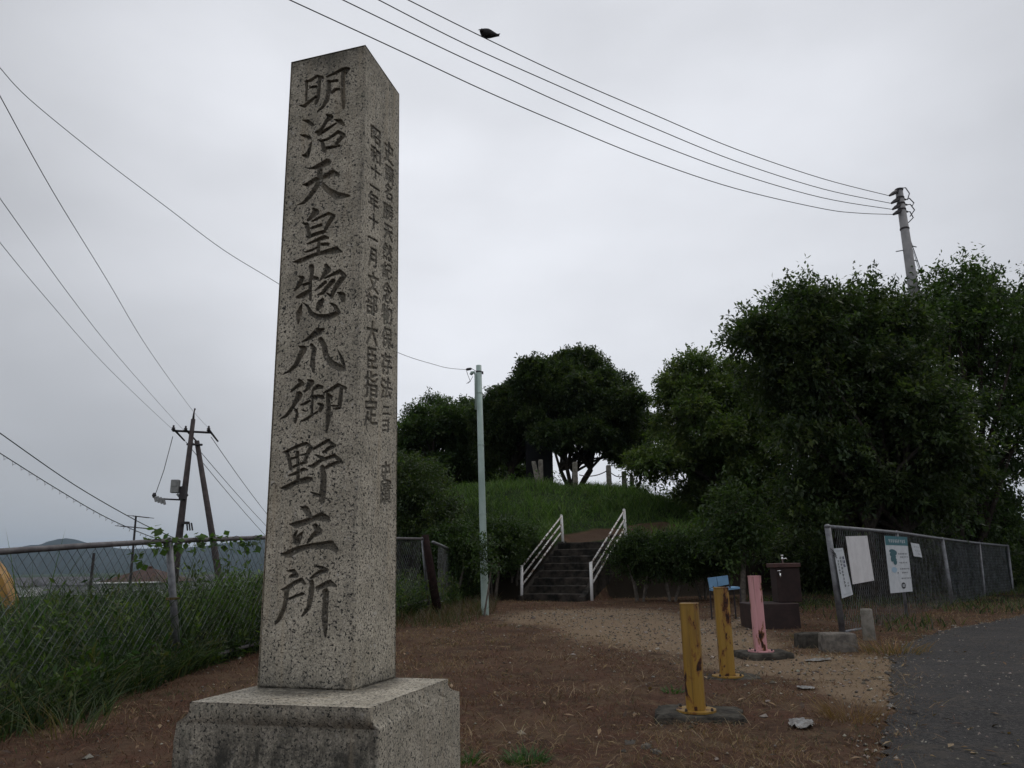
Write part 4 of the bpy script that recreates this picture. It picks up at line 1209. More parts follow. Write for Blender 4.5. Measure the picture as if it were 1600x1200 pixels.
B4 = Board('banner_sign', 'narrow vertical white banner with black and navy characters on the fence corner post', 'banner', [(1303, 857), (1317, 856), (1333, 929), (1316, 935)], 0.07, M_paper, 0.004)
m = MB(); m2 = MB()
for k in range(3): B4.scribble(m2, .62, .17 + k * .085, .90, .24 + k * .085, rnd)
for k in range(9): B4.scribble(m, .36, .17 + k * .072, .56, .232 + k * .072, rnd)
for k in range(5): B4.scribble(m, .12, .24 + k * .06, .28, .29 + k * .06, rnd)
for k in range(2): B4.scribble(m, .66, .72 + k * .05, .84, .76 + k * .05, rnd)
m.build('black_lettering', M_inkk, B4.root); m2.build('navy_lettering', M_navy, B4.root)
m = MB(); B4.rect(m, .2, .045, .8, .07); B4.rect(m, .2, .93, .8, .955); m.build('grey_lettering', M_palegray, B4.root)
m = MB()
for k in range(3):
    a = rp(1297 + k * 2, 857 + k * 5, g0, g_d, .05); b_ = rp(1306 + k, 866 + k * 3, g0, g_d, .075); m.tube([a, (a + b_) / 2 + np.array([0, -.01, .004]), b_], .005, 5)
m.build('cable_tie', M_iron, B4.root)

# ------------------------------------------------------------------ bollards
def slab(name, c, sx, sy, h, rz, mat, label, cat, jit=0.03, n=22, group=None, z=None):
    m = MB(); vs = []; rr = random.Random(int(c[0] * 997) & 255)
    prof = [(1.04, -0.10), (1.0, 0.0), (0.99, h * 0.55), (0.95, h * .92), (0.88, h), (0.5, h * 1.03)]
    ca, sa = math.cos(rz), math.sin(rz)
    base = []
    for k in range(n):
        a = 2 * math.pi * (k + .5) / n; q = 2.0 / 7
        x = sx / 2 * math.copysign(abs(math.cos(a)) ** q, math.cos(a)); y = sy / 2 * math.copysign(abs(math.sin(a)) ** q, math.sin(a))
        f = 1 + rr.uniform(-jit, jit) * 2.2
        base.append((x * f, y * f))
    gz = ground_z(c[0], c[1]) if z is None else z
    for s, zz in prof:
        for x, y in base:
            j = rr.uniform(-jit, jit) * 0.25
            vs.append((c[0] + (ca * x - sa * y) * (s + j), c[1] + (sa * x + ca * y) * (s + j), gz + zz + rr.uniform(-1, 1) * jit * .12))
    fs = []
    for i in range(len(prof) - 1):
        for k in range(n):
            j = (k + 1) % n; fs.append((i * n + k, i * n + j, i * n + n + j, i * n + n + k))
    fs.append(tuple(range((len(prof) - 1) * n, len(prof) * n)))
    m.add(vs, fs)
    o = m.build(name, mat); tag(o, label, cat, group)
    return o

def bollard(px, pyb, pyt, w, rz, mat, label, group, fl, lean=(0, 0), slabs=(0.5, .42, .05)):
    c = PG(px, pyb)
    gz = c[2]
    top = P(px, pyt, c[1])
    base_z = PZ(px, pyb, gz)[2] + slabs[2]
    c = PZ(px, pyb, base_z); H = P(px, pyt, c[1])[2] - base_z
    slab('concrete_footing', c + np.array([0.02, .02, 0]), slabs[0], slabs[1], slabs[2], rz + .2, M_concrete, fl, 'footing', 0.055, 26, 'broken concrete footings', z=gz)
    root = empty('steel_bollard', (c[0], c[1], base_z), label, 'bollard', group)
    a = w / 2; ch = w * 0.18
    ring_ = [(-a + ch, -a), (a - ch, -a), (a, -a + ch), (a, a - ch), (a - ch, a), (-a + ch, a), (-a, a - ch), (-a, -a + ch)]
    ca, sa = math.cos(rz), math.sin(rz)
    lv = [0.014, H * .3, H * .6, H - 0.004]
    vs = []; 
    for z in lv:
        for x, y in ring_: vs.append((c[0] + ca * x - sa * y + lean[0] * z, c[1] + sa * x + ca * y + lean[1] * z, base_z + z))
    fs = [(i * 8 + k, i * 8 + (k + 1) % 8, i * 8 + 8 + (k + 1) % 8, i * 8 + 8 + k) for i in range(3) for k in range(8)]
    m = MB(); m.add(vs, fs + [tuple(range(24, 32))])
    m.box((c[0] + lean[0] * .3 + sa * (-a) * -1 * 0 + (sa * a), c[1] + lean[1] * .3 - ca * a, base_z + H * .5), (w * .05, .008, H * .9), rz)
    m.build('column', mat, root)
    m = MB(); m.prism([(c[0] + ca * x * 1.05 - sa * y * 1.05 + lean[0] * H, c[1] + sa * x * 1.05 + ca * y * 1.05 + lean[1] * H) for x, y in ring_], base_z + H - .004, base_z + H + .004); m.build('cap', mat, root)
    m = MB(); m.prism([(c[0] + 1.12 * w * math.cos(t_ / 14 * 2 * math.pi), c[1] + 1.12 * w * math.sin(t_ / 14 * 2 * math.pi)) for t_ in range(14)], base_z + .001, base_z + .013); m.build('base_plate', mat, root)
    for sx_ in (-1, 1):
        for sy_ in (-1, 1):
            m = MB(); m.lathe((c[0] + sx_ * w * .72, c[1] + sy_ * w * .72, base_z + .012), [(.009, 0), (.009, .012), (.004, .02)], 6); m.build('anchor_bolt', M_iron, root)
    return root
bollard(1088, 1111, 943, 0.118, -.35, M_yellow, 'yellow steel post with rust patches nearest the camera, left of the second yellow post', 'steel bollards across the entrance', 'dark broken concrete footing under the nearest yellow post', slabs=(.56, .40, .035))
bollard(1137, 1057, 918, 0.122, -.12, M_yellow, 'yellow steel post with a rusty top edge standing just behind the nearest yellow post', 'steel bollards across the entrance', 'low dark concrete footing under the second yellow post', slabs=(.5, .40, .02))
bollard(1189, 1018, 900, 0.118, -.08, M_pink, 'pink steel post with dark rust near its foot, in front of the drinking fountain', 'steel bollards across the entrance', 'square concrete footing under the pink post', slabs=(.52, .42, .07))

# ------------------------------------------------------------------ blocks, short post, litter
M_block = simple('block_concrete', (0.20, 0.18, 0.155), (0.10, 0.09, 0.08), 0.95, 0, 12, .1, .8, .01)
c = PG(1318, 1021); slab('concrete_block', c + np.array([0, .1, 0]), .37, .22, .19, -.06, M_block, 'larger broken concrete block lying at the fence corner', 'concrete block', .03)
c = PG(1276, 1015); slab('concrete_block', c + np.array([0, .14, 0]), .34, .22, .15, .1, M_concrete, 'darker smaller concrete block left of the larger broken block', 'concrete block', .04)
c = PG(1359, 1001)
m = MB(); h_ = P(1359, 951, c[1])[2] - c[2]
m.lathe(c - np.array([0, 0, .1]), [(.078, 0), (.076, .1), (.072, .1 + h_ * .5), (.070, .1 + h_ * .93), (.062, .1 + h_), (.0, .1 + h_ * 1.01)], 14)
tag(m.build('short_stone_post', M_stonepost, None, True), 'short round stone post in front of the chain-link fence at right', 'post')

def litter(px, py, sx, sy, h, label, seed, mat):
    c = PG(px, py); r_ = 16
    u, v = np.meshgrid(np.linspace(-1, 1, r_), np.linspace(-1, 1, r_))
    x = c[0] + u * sx / 2 * (1 + .3 * (fbm(u * 2 + seed, v * 2, seed) - .5)); y = c[1] + v * sy / 2 * (1 + .5 * (fbm(u * 2, v * 2 + seed, seed + 1) - .5))
    z = ground_z(x, y) + .012 + h * np.abs(fbm(u * 3.1, v * 3.3, seed + 2, 3) - .3)
    keep = (u[:-1, :-1] ** 2 + v[:-1, :-1] ** 2 + .9 * (fbm(u * 2.2, v * 2.2, seed + 3)[:-1, :-1] - .5)) < .95
    o = grid_mesh('plastic_litter', np.stack([x, y, z], -1), keep, mat, None, smooth=False)
    tag(o, label, 'litter')
M_plastic = simple('dirty_plastic', (0.26, 0.26, 0.255), (0.09, 0.08, 0.07), 0.45, 0, 22, .5)
litter(1251, 1141, .16, .19, .05, 'crumpled dirty white plastic scrap lying on the dry grass', 5, M_plastic)
litter(1279, 1035, .28, .16, .012, 'flat pale plastic scrap on the sand near the concrete blocks', 9, M_plastic)
litter(1258, 1079, .14, .12, .02, 'small pale plastic scrap between the pink post and the road', 13, M_plastic)
litter(1417, 1060, .07, .04, .01, 'dry tan leaf lying on the asphalt', 17, simple('dry_leaf', (.22, .17, .10), (.15, .11, .06)))
for k, (px, py, sx, sy) in enumerate(((985, 1168, .10, .06), (1010, 1172, .12, .07), (1025, 1178, .09, .06))):
    c = PG(px, py); slab('rubble_stone', c, sx * .6, sy * .6, .012, k, M_block, ['leftmost of three flat grey stones in the dry turf near the bottom edge', 'middle of three flat grey stones in the dry turf near the bottom edge', 'rightmost of three flat grey stones in the dry turf near the bottom edge'][k], 'stone', .08, 12)

# ------------------------------------------------------------------ drinking fountain
c0 = PG(1160, 985); c1_ = PG(1250, 985)
Yf = c0[1] + .05; zf = ground_z(c0[0], Yf)
root = empty('drinking_fountain', ((c0[0] + c1_[0]) / 2, Yf + .3, zf), 'dark brown drinking fountain block with a chrome tap on top and another on its front', 'drinking fountain')
def X(px, Y, py=930): return P(px, py, Y)[0]
def Z(px, py, Y): return P(px, py, Y)[2]
xa, xb = X(1174, Yf, 960), X(1250, Yf, 960); zt_ = Z(1205, 943, Yf)
m = MB(); m.box(((xa + xb) / 2, Yf + .27, (zf - .1 + zt_) / 2), (xb - xa, .54, zt_ - zf + .1), 0, .01); m.build('step_block', M_brown, root)
xa, xb = X(1213, Yf + .22, 900), X(1250, Yf + .22, 900); zc_ = Z(1225, 887, Yf + .22)
m = MB(); m.box(((xa + xb) / 2, Yf + .22 + .13, (zt_ + zc_) / 2), (xb - xa, .26, zc_ - zt_ - .002), 0, .008); m.build('column', M_brown, root)
m = MB(); m.box(((xa + xb) / 2 - .01, Yf + .35, zc_ + .033), (xb - xa + .05, .32, .06), 0, .006); cp = m.build('cap', simple('brown_cap', (.085, .042, .036), (.06, .03, .027), .6, 0, 8), root)
q = P(1223, 880, Yf + .35); q[2] = zc_ + .064
m = MB(); m.lathe(q, [(.012, 0), (.012, .05), (.018, .055), (.018, .07), (.012, .075), (.012, .10), (.02, .105), (.02, .115), (.0, .118)], 10); m.tube([q + np.array([0, 0, .06]), q + np.array([.05, -.02, .065]), q + np.array([.06, -.02, .05])], .008, 8); m.build('top_tap', M_chrome, root, True)
q = P(1217, 896, Yf + .2)
m = MB(); m.tube([q + np.array([0, .03, 0]), q + np.array([0, -.05, 0]), q + np.array([-.01, -.085, -.015]), q + np.array([-.012, -.09, -.05])], .011, 8); m.lathe(q + np.array([0, -.03, 0]), [(.006, 0), (.006, .03), (.022, .032), (.022, .042), (0, .045)], 10); m.tube([q + np.array([-.028, -.03, .036]), q + np.array([.028, -.03, .036])], .006, 6); m.build('front_tap', M_chrome, root, True)
# blue seat
M_bluev = simple('pale_blue_vinyl', (0.17, 0.33, 0.52), (0.13, 0.27, 0.44), 0.45, 0, 6, .5)
Yc = 12.2
a, b_, c_, d_ = P(1106, 903, Yc), P(1137, 899, Yc), P(1139, 913, Yc), P(1109, 919, Yc)
gz = ground_z(a[0], Yc)
root = empty('blue_chair', ((a[0] + b_[0]) / 2, Yc, gz), 'pale blue two-panel seat back showing behind the second yellow post', 'chair')
for (u0, u1) in ((0, .42), (.45, 1)):
    q = [a * (1 - u0) + b_ * u0, a * (1 - u1) + b_ * u1, d_ * (1 - u1) + c_ * u1, d_ * (1 - u0) + c_ * u0]
    bk = [p + np.array([0, .03, 0]) for p in q]
    m = MB(); m.add(q + bk, [(0, 3, 2, 1), (4, 5, 6, 7), (0, 1, 5, 4), (1, 2, 6, 5), (2, 3, 7, 6), (3, 0, 4, 7)]); m.build('back_panel', M_bluev, root)
s1 = P(1118, 921, Yc); s2 = P(1156, 917, Yc)
m = MB(); m.add([s1, s2, s2 + np.array([0, .38, .0]), s1 + np.array([0, .38, 0]), s1 - np.array([0, 0, .03]), s2 - np.array([0, 0, .03]), s2 + np.array([0, .38, -.03]), s1 + np.array([0, .38, -.03])], [(0, 1, 2, 3), (4, 7, 6, 5), (0, 4, 5, 1), (1, 5, 6, 2), (2, 6, 7, 3), (3, 7, 4, 0)]); m.build('seat', M_bluev, root)
for q in (s1, s2, s1 + np.array([0, .36, 0]), s2 + np.array([0, .36, 0])):
    m = MB(); m.tube([q - np.array([0, 0, .03]), np.array([q[0], q[1], ground_z(q[0], q[1]) - .01])], .012, 8); m.build('leg', M_iron, root)
m = MB(); m.tube([s1 - np.array([0, 0, .02]), a + np.array([.01, .03, .01])], .012, 8); m.tube([s1 + (s2 - s1) * .6, b_ + np.array([-.01, .03, .01])], .012, 8); m.build('back_frame', M_iron, root)

# ------------------------------------------------------------------ stairs and handrails
stairs = empty('stone_stairs', (ST_A[0], ST_A[1], ST_A[2]), 'dark worn stone steps climbing the mound between two white handrails', 'stairs')
def SP(s, t, z): return (ST_A[0] + ST_DIR[0] * s + ST_N[0] * t, ST_A[1] + ST_DIR[1] * s + ST_N[1] * t, z)
rot = math.atan2(ST_DIR[1], ST_DIR[0])
for k in range(ST_STEPS):
    s0, s1 = k * ST_RUN - .012, (k + 1) * ST_RUN + .05
    zt = ST_A[2] + (k + 1) * ST_RISE
    m = MB(); cx, cy, _ = SP((s0 + s1) / 2, ST_W / 2, 0)
    nseg = 12; front = []; 
    jt = [random.uniform(-.012, .012) for _ in range(nseg + 1)]; jz = [random.uniform(-.010, .006) for _ in range(nseg + 1)]
    vs = []
    for i in range(nseg + 1):
        t = .06 + (ST_W - .12) * i / nseg
        vs += [SP(s0 + jt[i], t, zt - ST_RISE - .05), SP(s0 + jt[i] * .6, t, zt - .02 + jz[i]), SP(s0 + .025, t, zt + jz[i]), SP(s1, t, zt + .002)]
    fs = []
    for i in range(nseg):
        for q in range(3): a_ = i * 4 + q; fs.append((a_, a_ + 4, a_ + 5, a_ + 1))
    m.add(vs, fs); m.build('step', M_step, stairs)
for t0 in (-.06, ST_W - .08):
    m = MB(); L_ = ST_RUN * ST_STEPS
    poly = [(-.1, -.2), (-.1, .1), (0.05, .16), (L_, ST_RISE * ST_STEPS + .04), (L_ + .2, ST_RISE * ST_STEPS + .04), (L_ + .2, -.2)]
    vs = [SP(s, t0, ST_A[2] + z) for s, z in poly] + [SP(s, t0 + .14, ST_A[2] + z) for s, z in poly]
    n_ = len(poly); m.add(vs, [tuple(range(n_)), tuple(range(2 * n_ - 1, n_ - 1, -1))] + [(i, i + n_, (i + 1) % n_ + n_, (i + 1) % n_) for i in range(n_)])
    m.build('side_kerb', M_step, stairs)
for k, (s, w_) in enumerate(((ST_RUN * ST_STEPS + 1.1, 1.4), (ST_RUN * ST_STEPS + 1.9, 1.3))):
    p_ = SP(s, ST_W / 2 + .9 + k * .7, 0); z = ground_z(p_[0], p_[1])
    m = MB(); m.tube([(p_[0] - .7, p_[1] - .05, ground_z(p_[0] - .7, p_[1]) + .05), (p_[0] + .7, p_[1] + .1, ground_z(p_[0] + .7, p_[1] + .1) + .05)], .055, 9)
    tag(m.build('log_edge', M_bark, None, True), ['lower dark log edging the dirt path above the stairs', 'upper dark log edging the dirt path above the stairs'][k], 'log')

def handrail(A0, A1, B0, B1, label):
    """A: near post (bottom, top), B: far post (bottom, top)"""
    root = empty('handrail', tuple(A0), label, 'handrail', 'white handrails of the mound stairs')
    for a, b_ in ((A0, A1), (B0, B1)):
        m = MB(); c = (np.array(a) + np.array(b_)) / 2
        m.tube([np.array(a) - np.array([0, 0, .1]), b_], .036, 10); m.lathe(b_, [(.038, -.01), (.038, .004), (.02, .014), (0, .016)], 10)
        m.build('post', M_white, root, True)
    H = A1[2] - A0[2]
    for f in (.045, .30, .56):
        m = MB(); a = np.array(A1) - np.array([0, 0, f * H]); b_ = np.array(B1) - np.array([0, 0, f * H * .95]); m.tube([a, b_], .021, 8); m.build('rail', M_whiterust, root, True)
Yl = ST_A[1]
Lr = ST_RUN * ST_STEPS
lf = SP(Lr + .0, -.02, 0)
A0 = P(815, 939, Yl); A1 = P(815, 884, Yl)
B1_ = P(877, 805, lf[1]); B0_ = P(880.5, 858, lf[1])
handrail(A0, A1, B0_, B1_, 'white pipe handrail with rust flecks on the left side of the stone stairs')
rn = SP(0, ST_W, 0); rf_ = SP(Lr, ST_W, 0)
A0 = P(925, 941, rn[1]); A1 = P(923, 879, rn[1]); B1_ = P(975, 796, rf_[1]); B0_ = P(979, 856, rf_[1])
handrail(A0, A1, B0_, B1_, 'white pipe handrail on the right side of the stone stairs')
print('STAIR', ST_A, proj(np.array([SP(0, 0, ST_A[2]), SP(0, ST_W, ST_A[2]), SP(Lr, 0, ST_A[2] + ST_RISE * 8), SP(Lr, ST_W, ST_A[2] + ST_RISE * 8)])).round(), 'rail posts', A0, A1, B0_)

# ------------------------------------------------------------------ stone posts, chain, stele on the mound
def mound_post(px, pyt, Y, w, label, lean=0.0, group='stone fence posts on the mound', down=.55):
    t = P(px, pyt, Y); gz = ground_z(t[0], t[1])
    if t[2] - gz < .3: gz = t[2] - .6
    m = MB(); a = w / 2; h = t[2] - gz
    vs = []
    for z, k in ((-.2, 1.05), (h * .5, 1), (h - .04, .97), (h, .8)):
        for sx, sy in ((-1, -1), (1, -1), (1, 1), (-1, 1)): vs.append((t[0] + sx * a * k + lean * (z - h), t[1] + sy * a * k, gz + z))
    m.add(vs, [(i * 4 + k, i * 4 + (k + 1) % 4, i * 4 + 4 + (k + 1) % 4, i * 4 + 4 + k) for i in range(3) for k in range(4)] + [(12, 13, 14, 15)])
    o = m.build('stone_post', M_stonepost); tag(o, label, 'stone post', group)
    return t
mound_post(833.5, 721, 25.8, .15, 'slightly leaning stone post on the mound, left of the pair before the dark slab', -.18)
mound_post(844.5, 718.5, 26.0, .16, 'upright stone post on the mound, right of the pair before the dark slab')
mound_post(898, 722, 26.0, .17, 'pale stone post in front of the forked trunk of the round tree')
pa = mound_post(950.5, 727, 26.5, .165, 'tallest looking stone post right of the round tree, carrying the chain on both sides')
pb = mound_post(974.5, 736.5, 28.0, .16, 'middle of the three stone posts against the sky right of the round tree')
pc = mound_post(987, 744, 29.4, .15, 'smallest of the three stone posts against the sky right of the round tree')
def catenary(a, b_, sag, n=14):
    t = np.linspace(0, 1, n)[:, None]; q = np.array(a) * (1 - t) + np.array(b_) * t; q[:, 2] -= sag * 4 * (t * (1 - t))[:, 0]; return q
pz = P(905, 734, 26.0)
for a, b_, l in ((pz, pa, 'thin chain sagging to the tallest stone post from the left'), (pa, pb, 'thin chain sagging between the tallest and the middle stone post'), (pb, pc, 'thin chain sagging between the middle and the smallest stone post')):
    a = np.array(a) - np.array([0, 0, .18]); b_ = np.array(b_) - np.array([0, 0, .16])
    m = MB(); m.tube(catenary(a, b_, .12), .018, 6); tag(m.build('chain', M_iron), l, 'chain', 'chains between the mound posts')
a = P(822, 742, 29.0); b_ = P(864, 742, 29.0); zt = P(843, 655, 29.0)[2]; gz = ground_z((a[0] + b_[0]) / 2, 29.0)
root = empty('stone_slab_monument', ((a[0] + b_[0]) / 2, 29.0, gz), 'tall dark stone slab standing on the mound among the trees', 'monument')
m = MB(); m.box(((a[0] + b_[0]) / 2, 29.0, (gz + zt) / 2), (b_[0] - a[0], .35, zt - gz + .1), 0, .02); m.build('slab', simple('dark_slate', (.010, .010, .012), (.006, .006, .007), .9, 0, 3), root)
m = MB(); m.box(((a[0] + b_[0]) / 2, 29.0, gz - .02), ((b_[0] - a[0]) * 1.35, .8, .45), 0, .03); m.build('base', M_stonepost, root)

# ------------------------------------------------------------------ trees
G_DARK = [(0.042, 0.064, 0.024), (0.030, 0.048, 0.019), (0.060, 0.082, 0.028)]
G_MID = [(0.045, 0.075, 0.022), (0.034, 0.058, 0.020), (0.060, 0.090, 0.028)]
G_LIGHT = [(0.078, 0.112, 0.034), (0.056, 0.086, 0.028), (0.104, 0.134, 0.042)]
G_BUSH = [(0.035, 0.062, 0.018), (0.028, 0.048, 0.016), (0.05, 0.08, 0.022)]

def leaves(C, Dn, Ln, per, size, cols, spread, name, mat, parent, aspect=0.42):
    """sprays of leaves: twig from C along Dn with length Ln"""
    k = len(C)
    cc = mixcol(k, cols, None, 0.28)
    t = rng.random((k, per)); 
    off = rng.normal(0, 1, (k, per, 3)) * spread * (0.35 + 0.65 * (1 - t))[..., None]
    pos = C[:, None] + Dn[:, None] * (Ln[:, None] * t)[..., None] + off
    pos[..., 2] -= 0.12 * (Ln[:, None] * t) ** 2 / np.maximum(Ln[:, None], .05)
    pos = pos.reshape(-1, 3); m = len(pos)
    dirs = np.repeat(Dn, per, 0) * 0.5 + rng.normal(0, 0.55, (m, 3)); dirs[:, 2] -= 0.25
    dirs /= np.linalg.norm(dirs, axis=1, keepdims=True)
    up = np.array([0, 0, 1.0]) + rng.normal(0, 0.45, (m, 3))
    sd = np.cross(dirs, up); sd /= np.linalg.norm(sd, axis=1, keepdims=True) + 1e-9
    nn_ = np.cross(sd, dirs)
    s = size * rng.uniform(0.6, 1.25, m)[:, None]
    a = pos; b_ = pos + dirs * s * .5 + sd * s * aspect * .5 + nn_ * s * .05; c_ = pos + dirs * s; d_ = pos + dirs * s * .5 - sd * s * aspect * .5 + nn_ * s * .05
    V = np.stack([a, b_, c_, d_], 1).reshape(-1, 3)
    lc = np.repeat(cc, per, 0) * rng.uniform(.8, 1.22, (m, 1))
    return quads_mesh(name, V, 4, mat, np.repeat(lc, 4, 0), parent)

def tree(name, label, cat, base, lumps, cols, lsize=0.13, dens=1.0, per=30, stems=1, tr=0.12, bark=None, group=None, spread=0.16, spray=0.45, fork=None, shell=0.45, seed=1, stemr=0.25, limbs=True, sat=3):
    """lumps: (px, py, Y, rx_px, rz_px)"""
    r0 = random.Random(seed)
    base = np.array([base[0], base[1], float(ground_z(base[0], base[1]))])
    root = empty(name, base, label, cat, group)
    cs = []; rs = []
    for px, py, Y, rx, rz in lumps:
        c = P(px, py, Y); sc = Y / FPX
        cs.append(c); rs.append(np.array([rx * sc, (rx * 0.85) * sc, rz * sc]))
    C = []; D = []
    nmain = len(cs)
    allc = list(cs); allr = list(rs)
    for c, r in zip(cs, rs):
        for _ in range(sat):
            v = np.array([r0.gauss(0, 1), r0.gauss(0, .6), r0.gauss(.25, 1)]); v /= np.linalg.norm(v)
            allc.append(c + v * r * r0.uniform(.85, 1.12)); allr.append(r * r0.uniform(.14, .34) * np.array([1, 1, r0.uniform(.6, 1.1)]))
    for c, r in zip(allc, allr):
        area = (r[0] * r[2] + r[0] * r[1] + r[1] * r[2])
        k = int(115 * dens * area ** 0.95) + 6
        v = rng.normal(0, 1, (k, 3)); v /= np.linalg.norm(v, axis=1, keepdims=True)
        rad = rng.random(k) ** shell
        bump = 0.82 + 0.36 * fbm(v[:, 0] * 2.2 + c[0], v[:, 2] * 2.2 + v[:, 1] * 2.2 + c[2], seed, 3)
        p = c + v * r * (rad * bump)[:, None]
        d = v * 0.9 + np.array([0, 0, 0.35]) + rng.normal(0, .35, (k, 3)); d /= np.linalg.norm(d, axis=1, keepdims=True)
        C.append(p); D.append(d)
    C = np.concatenate(C); D = np.concatenate(D)
    gz_ = ground_z(C[:, 0], C[:, 1])
    ok = C[:, 2] > gz_ + 0.12; C, D = C[ok], D[ok]
    Ln = spray * rng.uniform(.4, 1.5, len(C))
    leaves(C, D, Ln, per, lsize, cols, spread, 'crown', M_leaf, root)
    # trunk and limbs
    m = MB()
    fk = base + np.array([0, 0, 0.0]) if fork is None else None
    cen = sum(cs) / len(cs)
    low = min(c[2] - r[2] for c, r in zip(cs, rs))
    for s_ in range(stems):
        a = 2 * math.pi * s_ / max(stems, 1) + r0.uniform(0, 1)
        b0 = base + np.array([math.cos(a), math.sin(a), 0]) * (stemr * .4 if stems > 1 else 0)
        fz = base[2] + (max(low, base[2] + .3) - base[2]) * .9 + .25 if fork is None else base[2] + fork
        f = np.array([b0[0] + (cen[0] - b0[0]) * .25 + math.cos(a) * stemr, b0[1] + (cen[1] - b0[1]) * .25 + math.sin(a) * stemr, fz])
        w = tr / (stems ** .5)
        mid = (b0 + f) / 2 + np.array([r0.uniform(-.06, .06), r0.uniform(-.06, .06), 0])
        m.tube([b0 - np.array([0, 0, .2]), b0 + np.array([0, 0, .05]), mid, f], [w * 1.4, w * 1.15, w * .95, w * .85], 9, False)
        mine = [i for i in range(len(cs)) if i % stems == s_] or [0]
        for i in mine:
            tgt = cs[i]
            k1 = f + (tgt - f) * .45 + np.array([r0.uniform(-.2, .2), r0.uniform(-.2, .2), r0.uniform(0, .3)])
            m.tube([f - (f - mid) * .1, k1, tgt], [w * .7, w * .42, w * .22], 7, False)
            if limbs:
                for _ in range(7 if len(cs) < 15 else 2):
                    v = np.array([r0.gauss(0, 1), r0.gauss(0, 1), r0.gauss(.3, 1)]); v /= np.linalg.norm(v)
                    e_ = tgt + v * rs[i] * r0.uniform(.6, .95)
                    st_ = k1 + (tgt - k1) * r0.uniform(.1, 1)
                    m.tube([st_, (st_ + e_) / 2 + np.array([0, 0, .08]), e_], [w * .22, w * .14, w * .05], 5, False)
    m.build('trunk', bark or M_bark, root, True)
    return root

def XY(px, py, Y):
    p = P(px, py, Y); return (p[0], p[1])

def lumps_in(poly, n, rr, Y, dY, seed, rim=0.6):
    """leaf masses scattered inside an outline: (px, py) corners"""
    r_ = random.Random(seed); xs = [p[0] for p in poly]; ys = [p[1] for p in poly]; out_ = []; tries = 0
    def inside(x, y):
        c = False
        for (x0, y0), (x1, y1) in zip(poly, poly[1:] + poly[:1]):
            if (y0 > y) != (y1 > y) and x < (x1 - x0) * (y - y0) / (y1 - y0) + x0: c = not c
        return c
    while len(out_) < n and tries < 6000:
        tries += 1
        x, y = r_.uniform(min(xs), max(xs)), r_.uniform(min(ys), max(ys)); r = r_.uniform(*rr)
        if not all(inside(x + a * r * rim, y + b_ * r * rim) for a, b_ in ((1, 0), (-1, 0), (0, 1), (0, -1))): continue
        if any(math.hypot(x - o_[0], y - o_[1]) < (r + o_[3]) * .42 for o_ in out_): continue
        out_.append((x, y, Y + r_.uniform(-dY, dY), r * r_.uniform(.95, 1.4), r * r_.uniform(.6, .9)))
    return out_

# trees on the mound
tree('round_tree', 'dense dark round-crowned tree with a forked trunk on top of the grass mound', 'tree', XY(897, 738, 29),
     lumps_in([(806, 610), (815, 568), (850, 556), (888, 545), (925, 560), (962, 575), (992, 602), (1016, 640), (1020, 682), (1002, 715), (965, 722), (930, 700), (880, 706), (842, 700), (815, 660)], 40, (11, 27), 29, 1.6, 3),
     G_DARK, 0.14, 1.7, 26, stems=5, tr=.19, fork=.8, seed=3, stemr=.5, spread=.11, spray=.28, shell=.35, sat=2)
tree('conifer_tree', 'dark spreading evergreen tree left of the dark slab on the mound', 'tree', XY(790, 745, 30),
     lumps_in([(742, 690), (752, 640), (775, 612), (800, 602), (835, 612), (862, 640), (862, 700), (820, 716), (760, 722), (735, 712)], 26, (13, 24), 30.2, 1.1, 5),
     G_DARK, 0.13, 2.3, 26, stems=1, tr=.16, fork=1.0, seed=5, spread=.11, spray=.3, shell=.35, sat=2)
tree('broadleaf_tree', 'mid green tree with sky gaps left of the mint green pole', 'tree', XY(690, 760, 32),
     lumps_in([(600, 690), (625, 650), (665, 622), (700, 612), (735, 618), (760, 640), (762, 700), (735, 738), (680, 735), (620, 770), (590, 740)], 22, (11, 24), 32, 1.3, 7),
     G_MID, 0.15, 1.2, 26, stems=3, tr=.17, fork=1.0, seed=7, spread=.13, spray=.4, shell=.45, sat=3)
tree('shrub_tree', 'dark bushy evergreen just right of the stone pillar, behind the shed', 'tree', XY(645, 900, 20), [(640, 762, 19, 42, 38), (660, 805, 18.6, 34, 34), (684, 830, 18.4, 22, 16), (700, 795, 18.6, 14, 12), (630, 830, 20, 40, 42), (600, 790, 20, 45, 50), (672, 752, 20.5, 22, 16)], G_DARK, 0.10, 1.7, 24, tr=.1, seed=9, spread=.12, shell=.35)
tree('broadleaf_tree', 'lighter green leafy tree between the mound and the big dark tree', 'tree', XY(1115, 900, 25),
     lumps_in([(1018, 618), (1050, 592), (1082, 550), (1125, 552), (1160, 580), (1190, 640), (1200, 780), (1240, 740), (1220, 850), (1100, 850), (1078, 800), (1062, 752), (1006, 742), (1004, 722), (1048, 700), (1022, 660)], 36, (15, 29), 25, 1.5, 11) + [(1195, 660, 24.5, 34, 26), (1205, 710, 24, 36, 26), (1180, 770, 24, 36, 28), (1225, 790, 23.5, 30, 26), (1170, 620, 24.5, 26, 22)],
     G_LIGHT, 0.15, 1.4, 26, stems=4, tr=.2, fork=1.2, seed=11, spread=.13, spray=.4, shell=.4, sat=2)
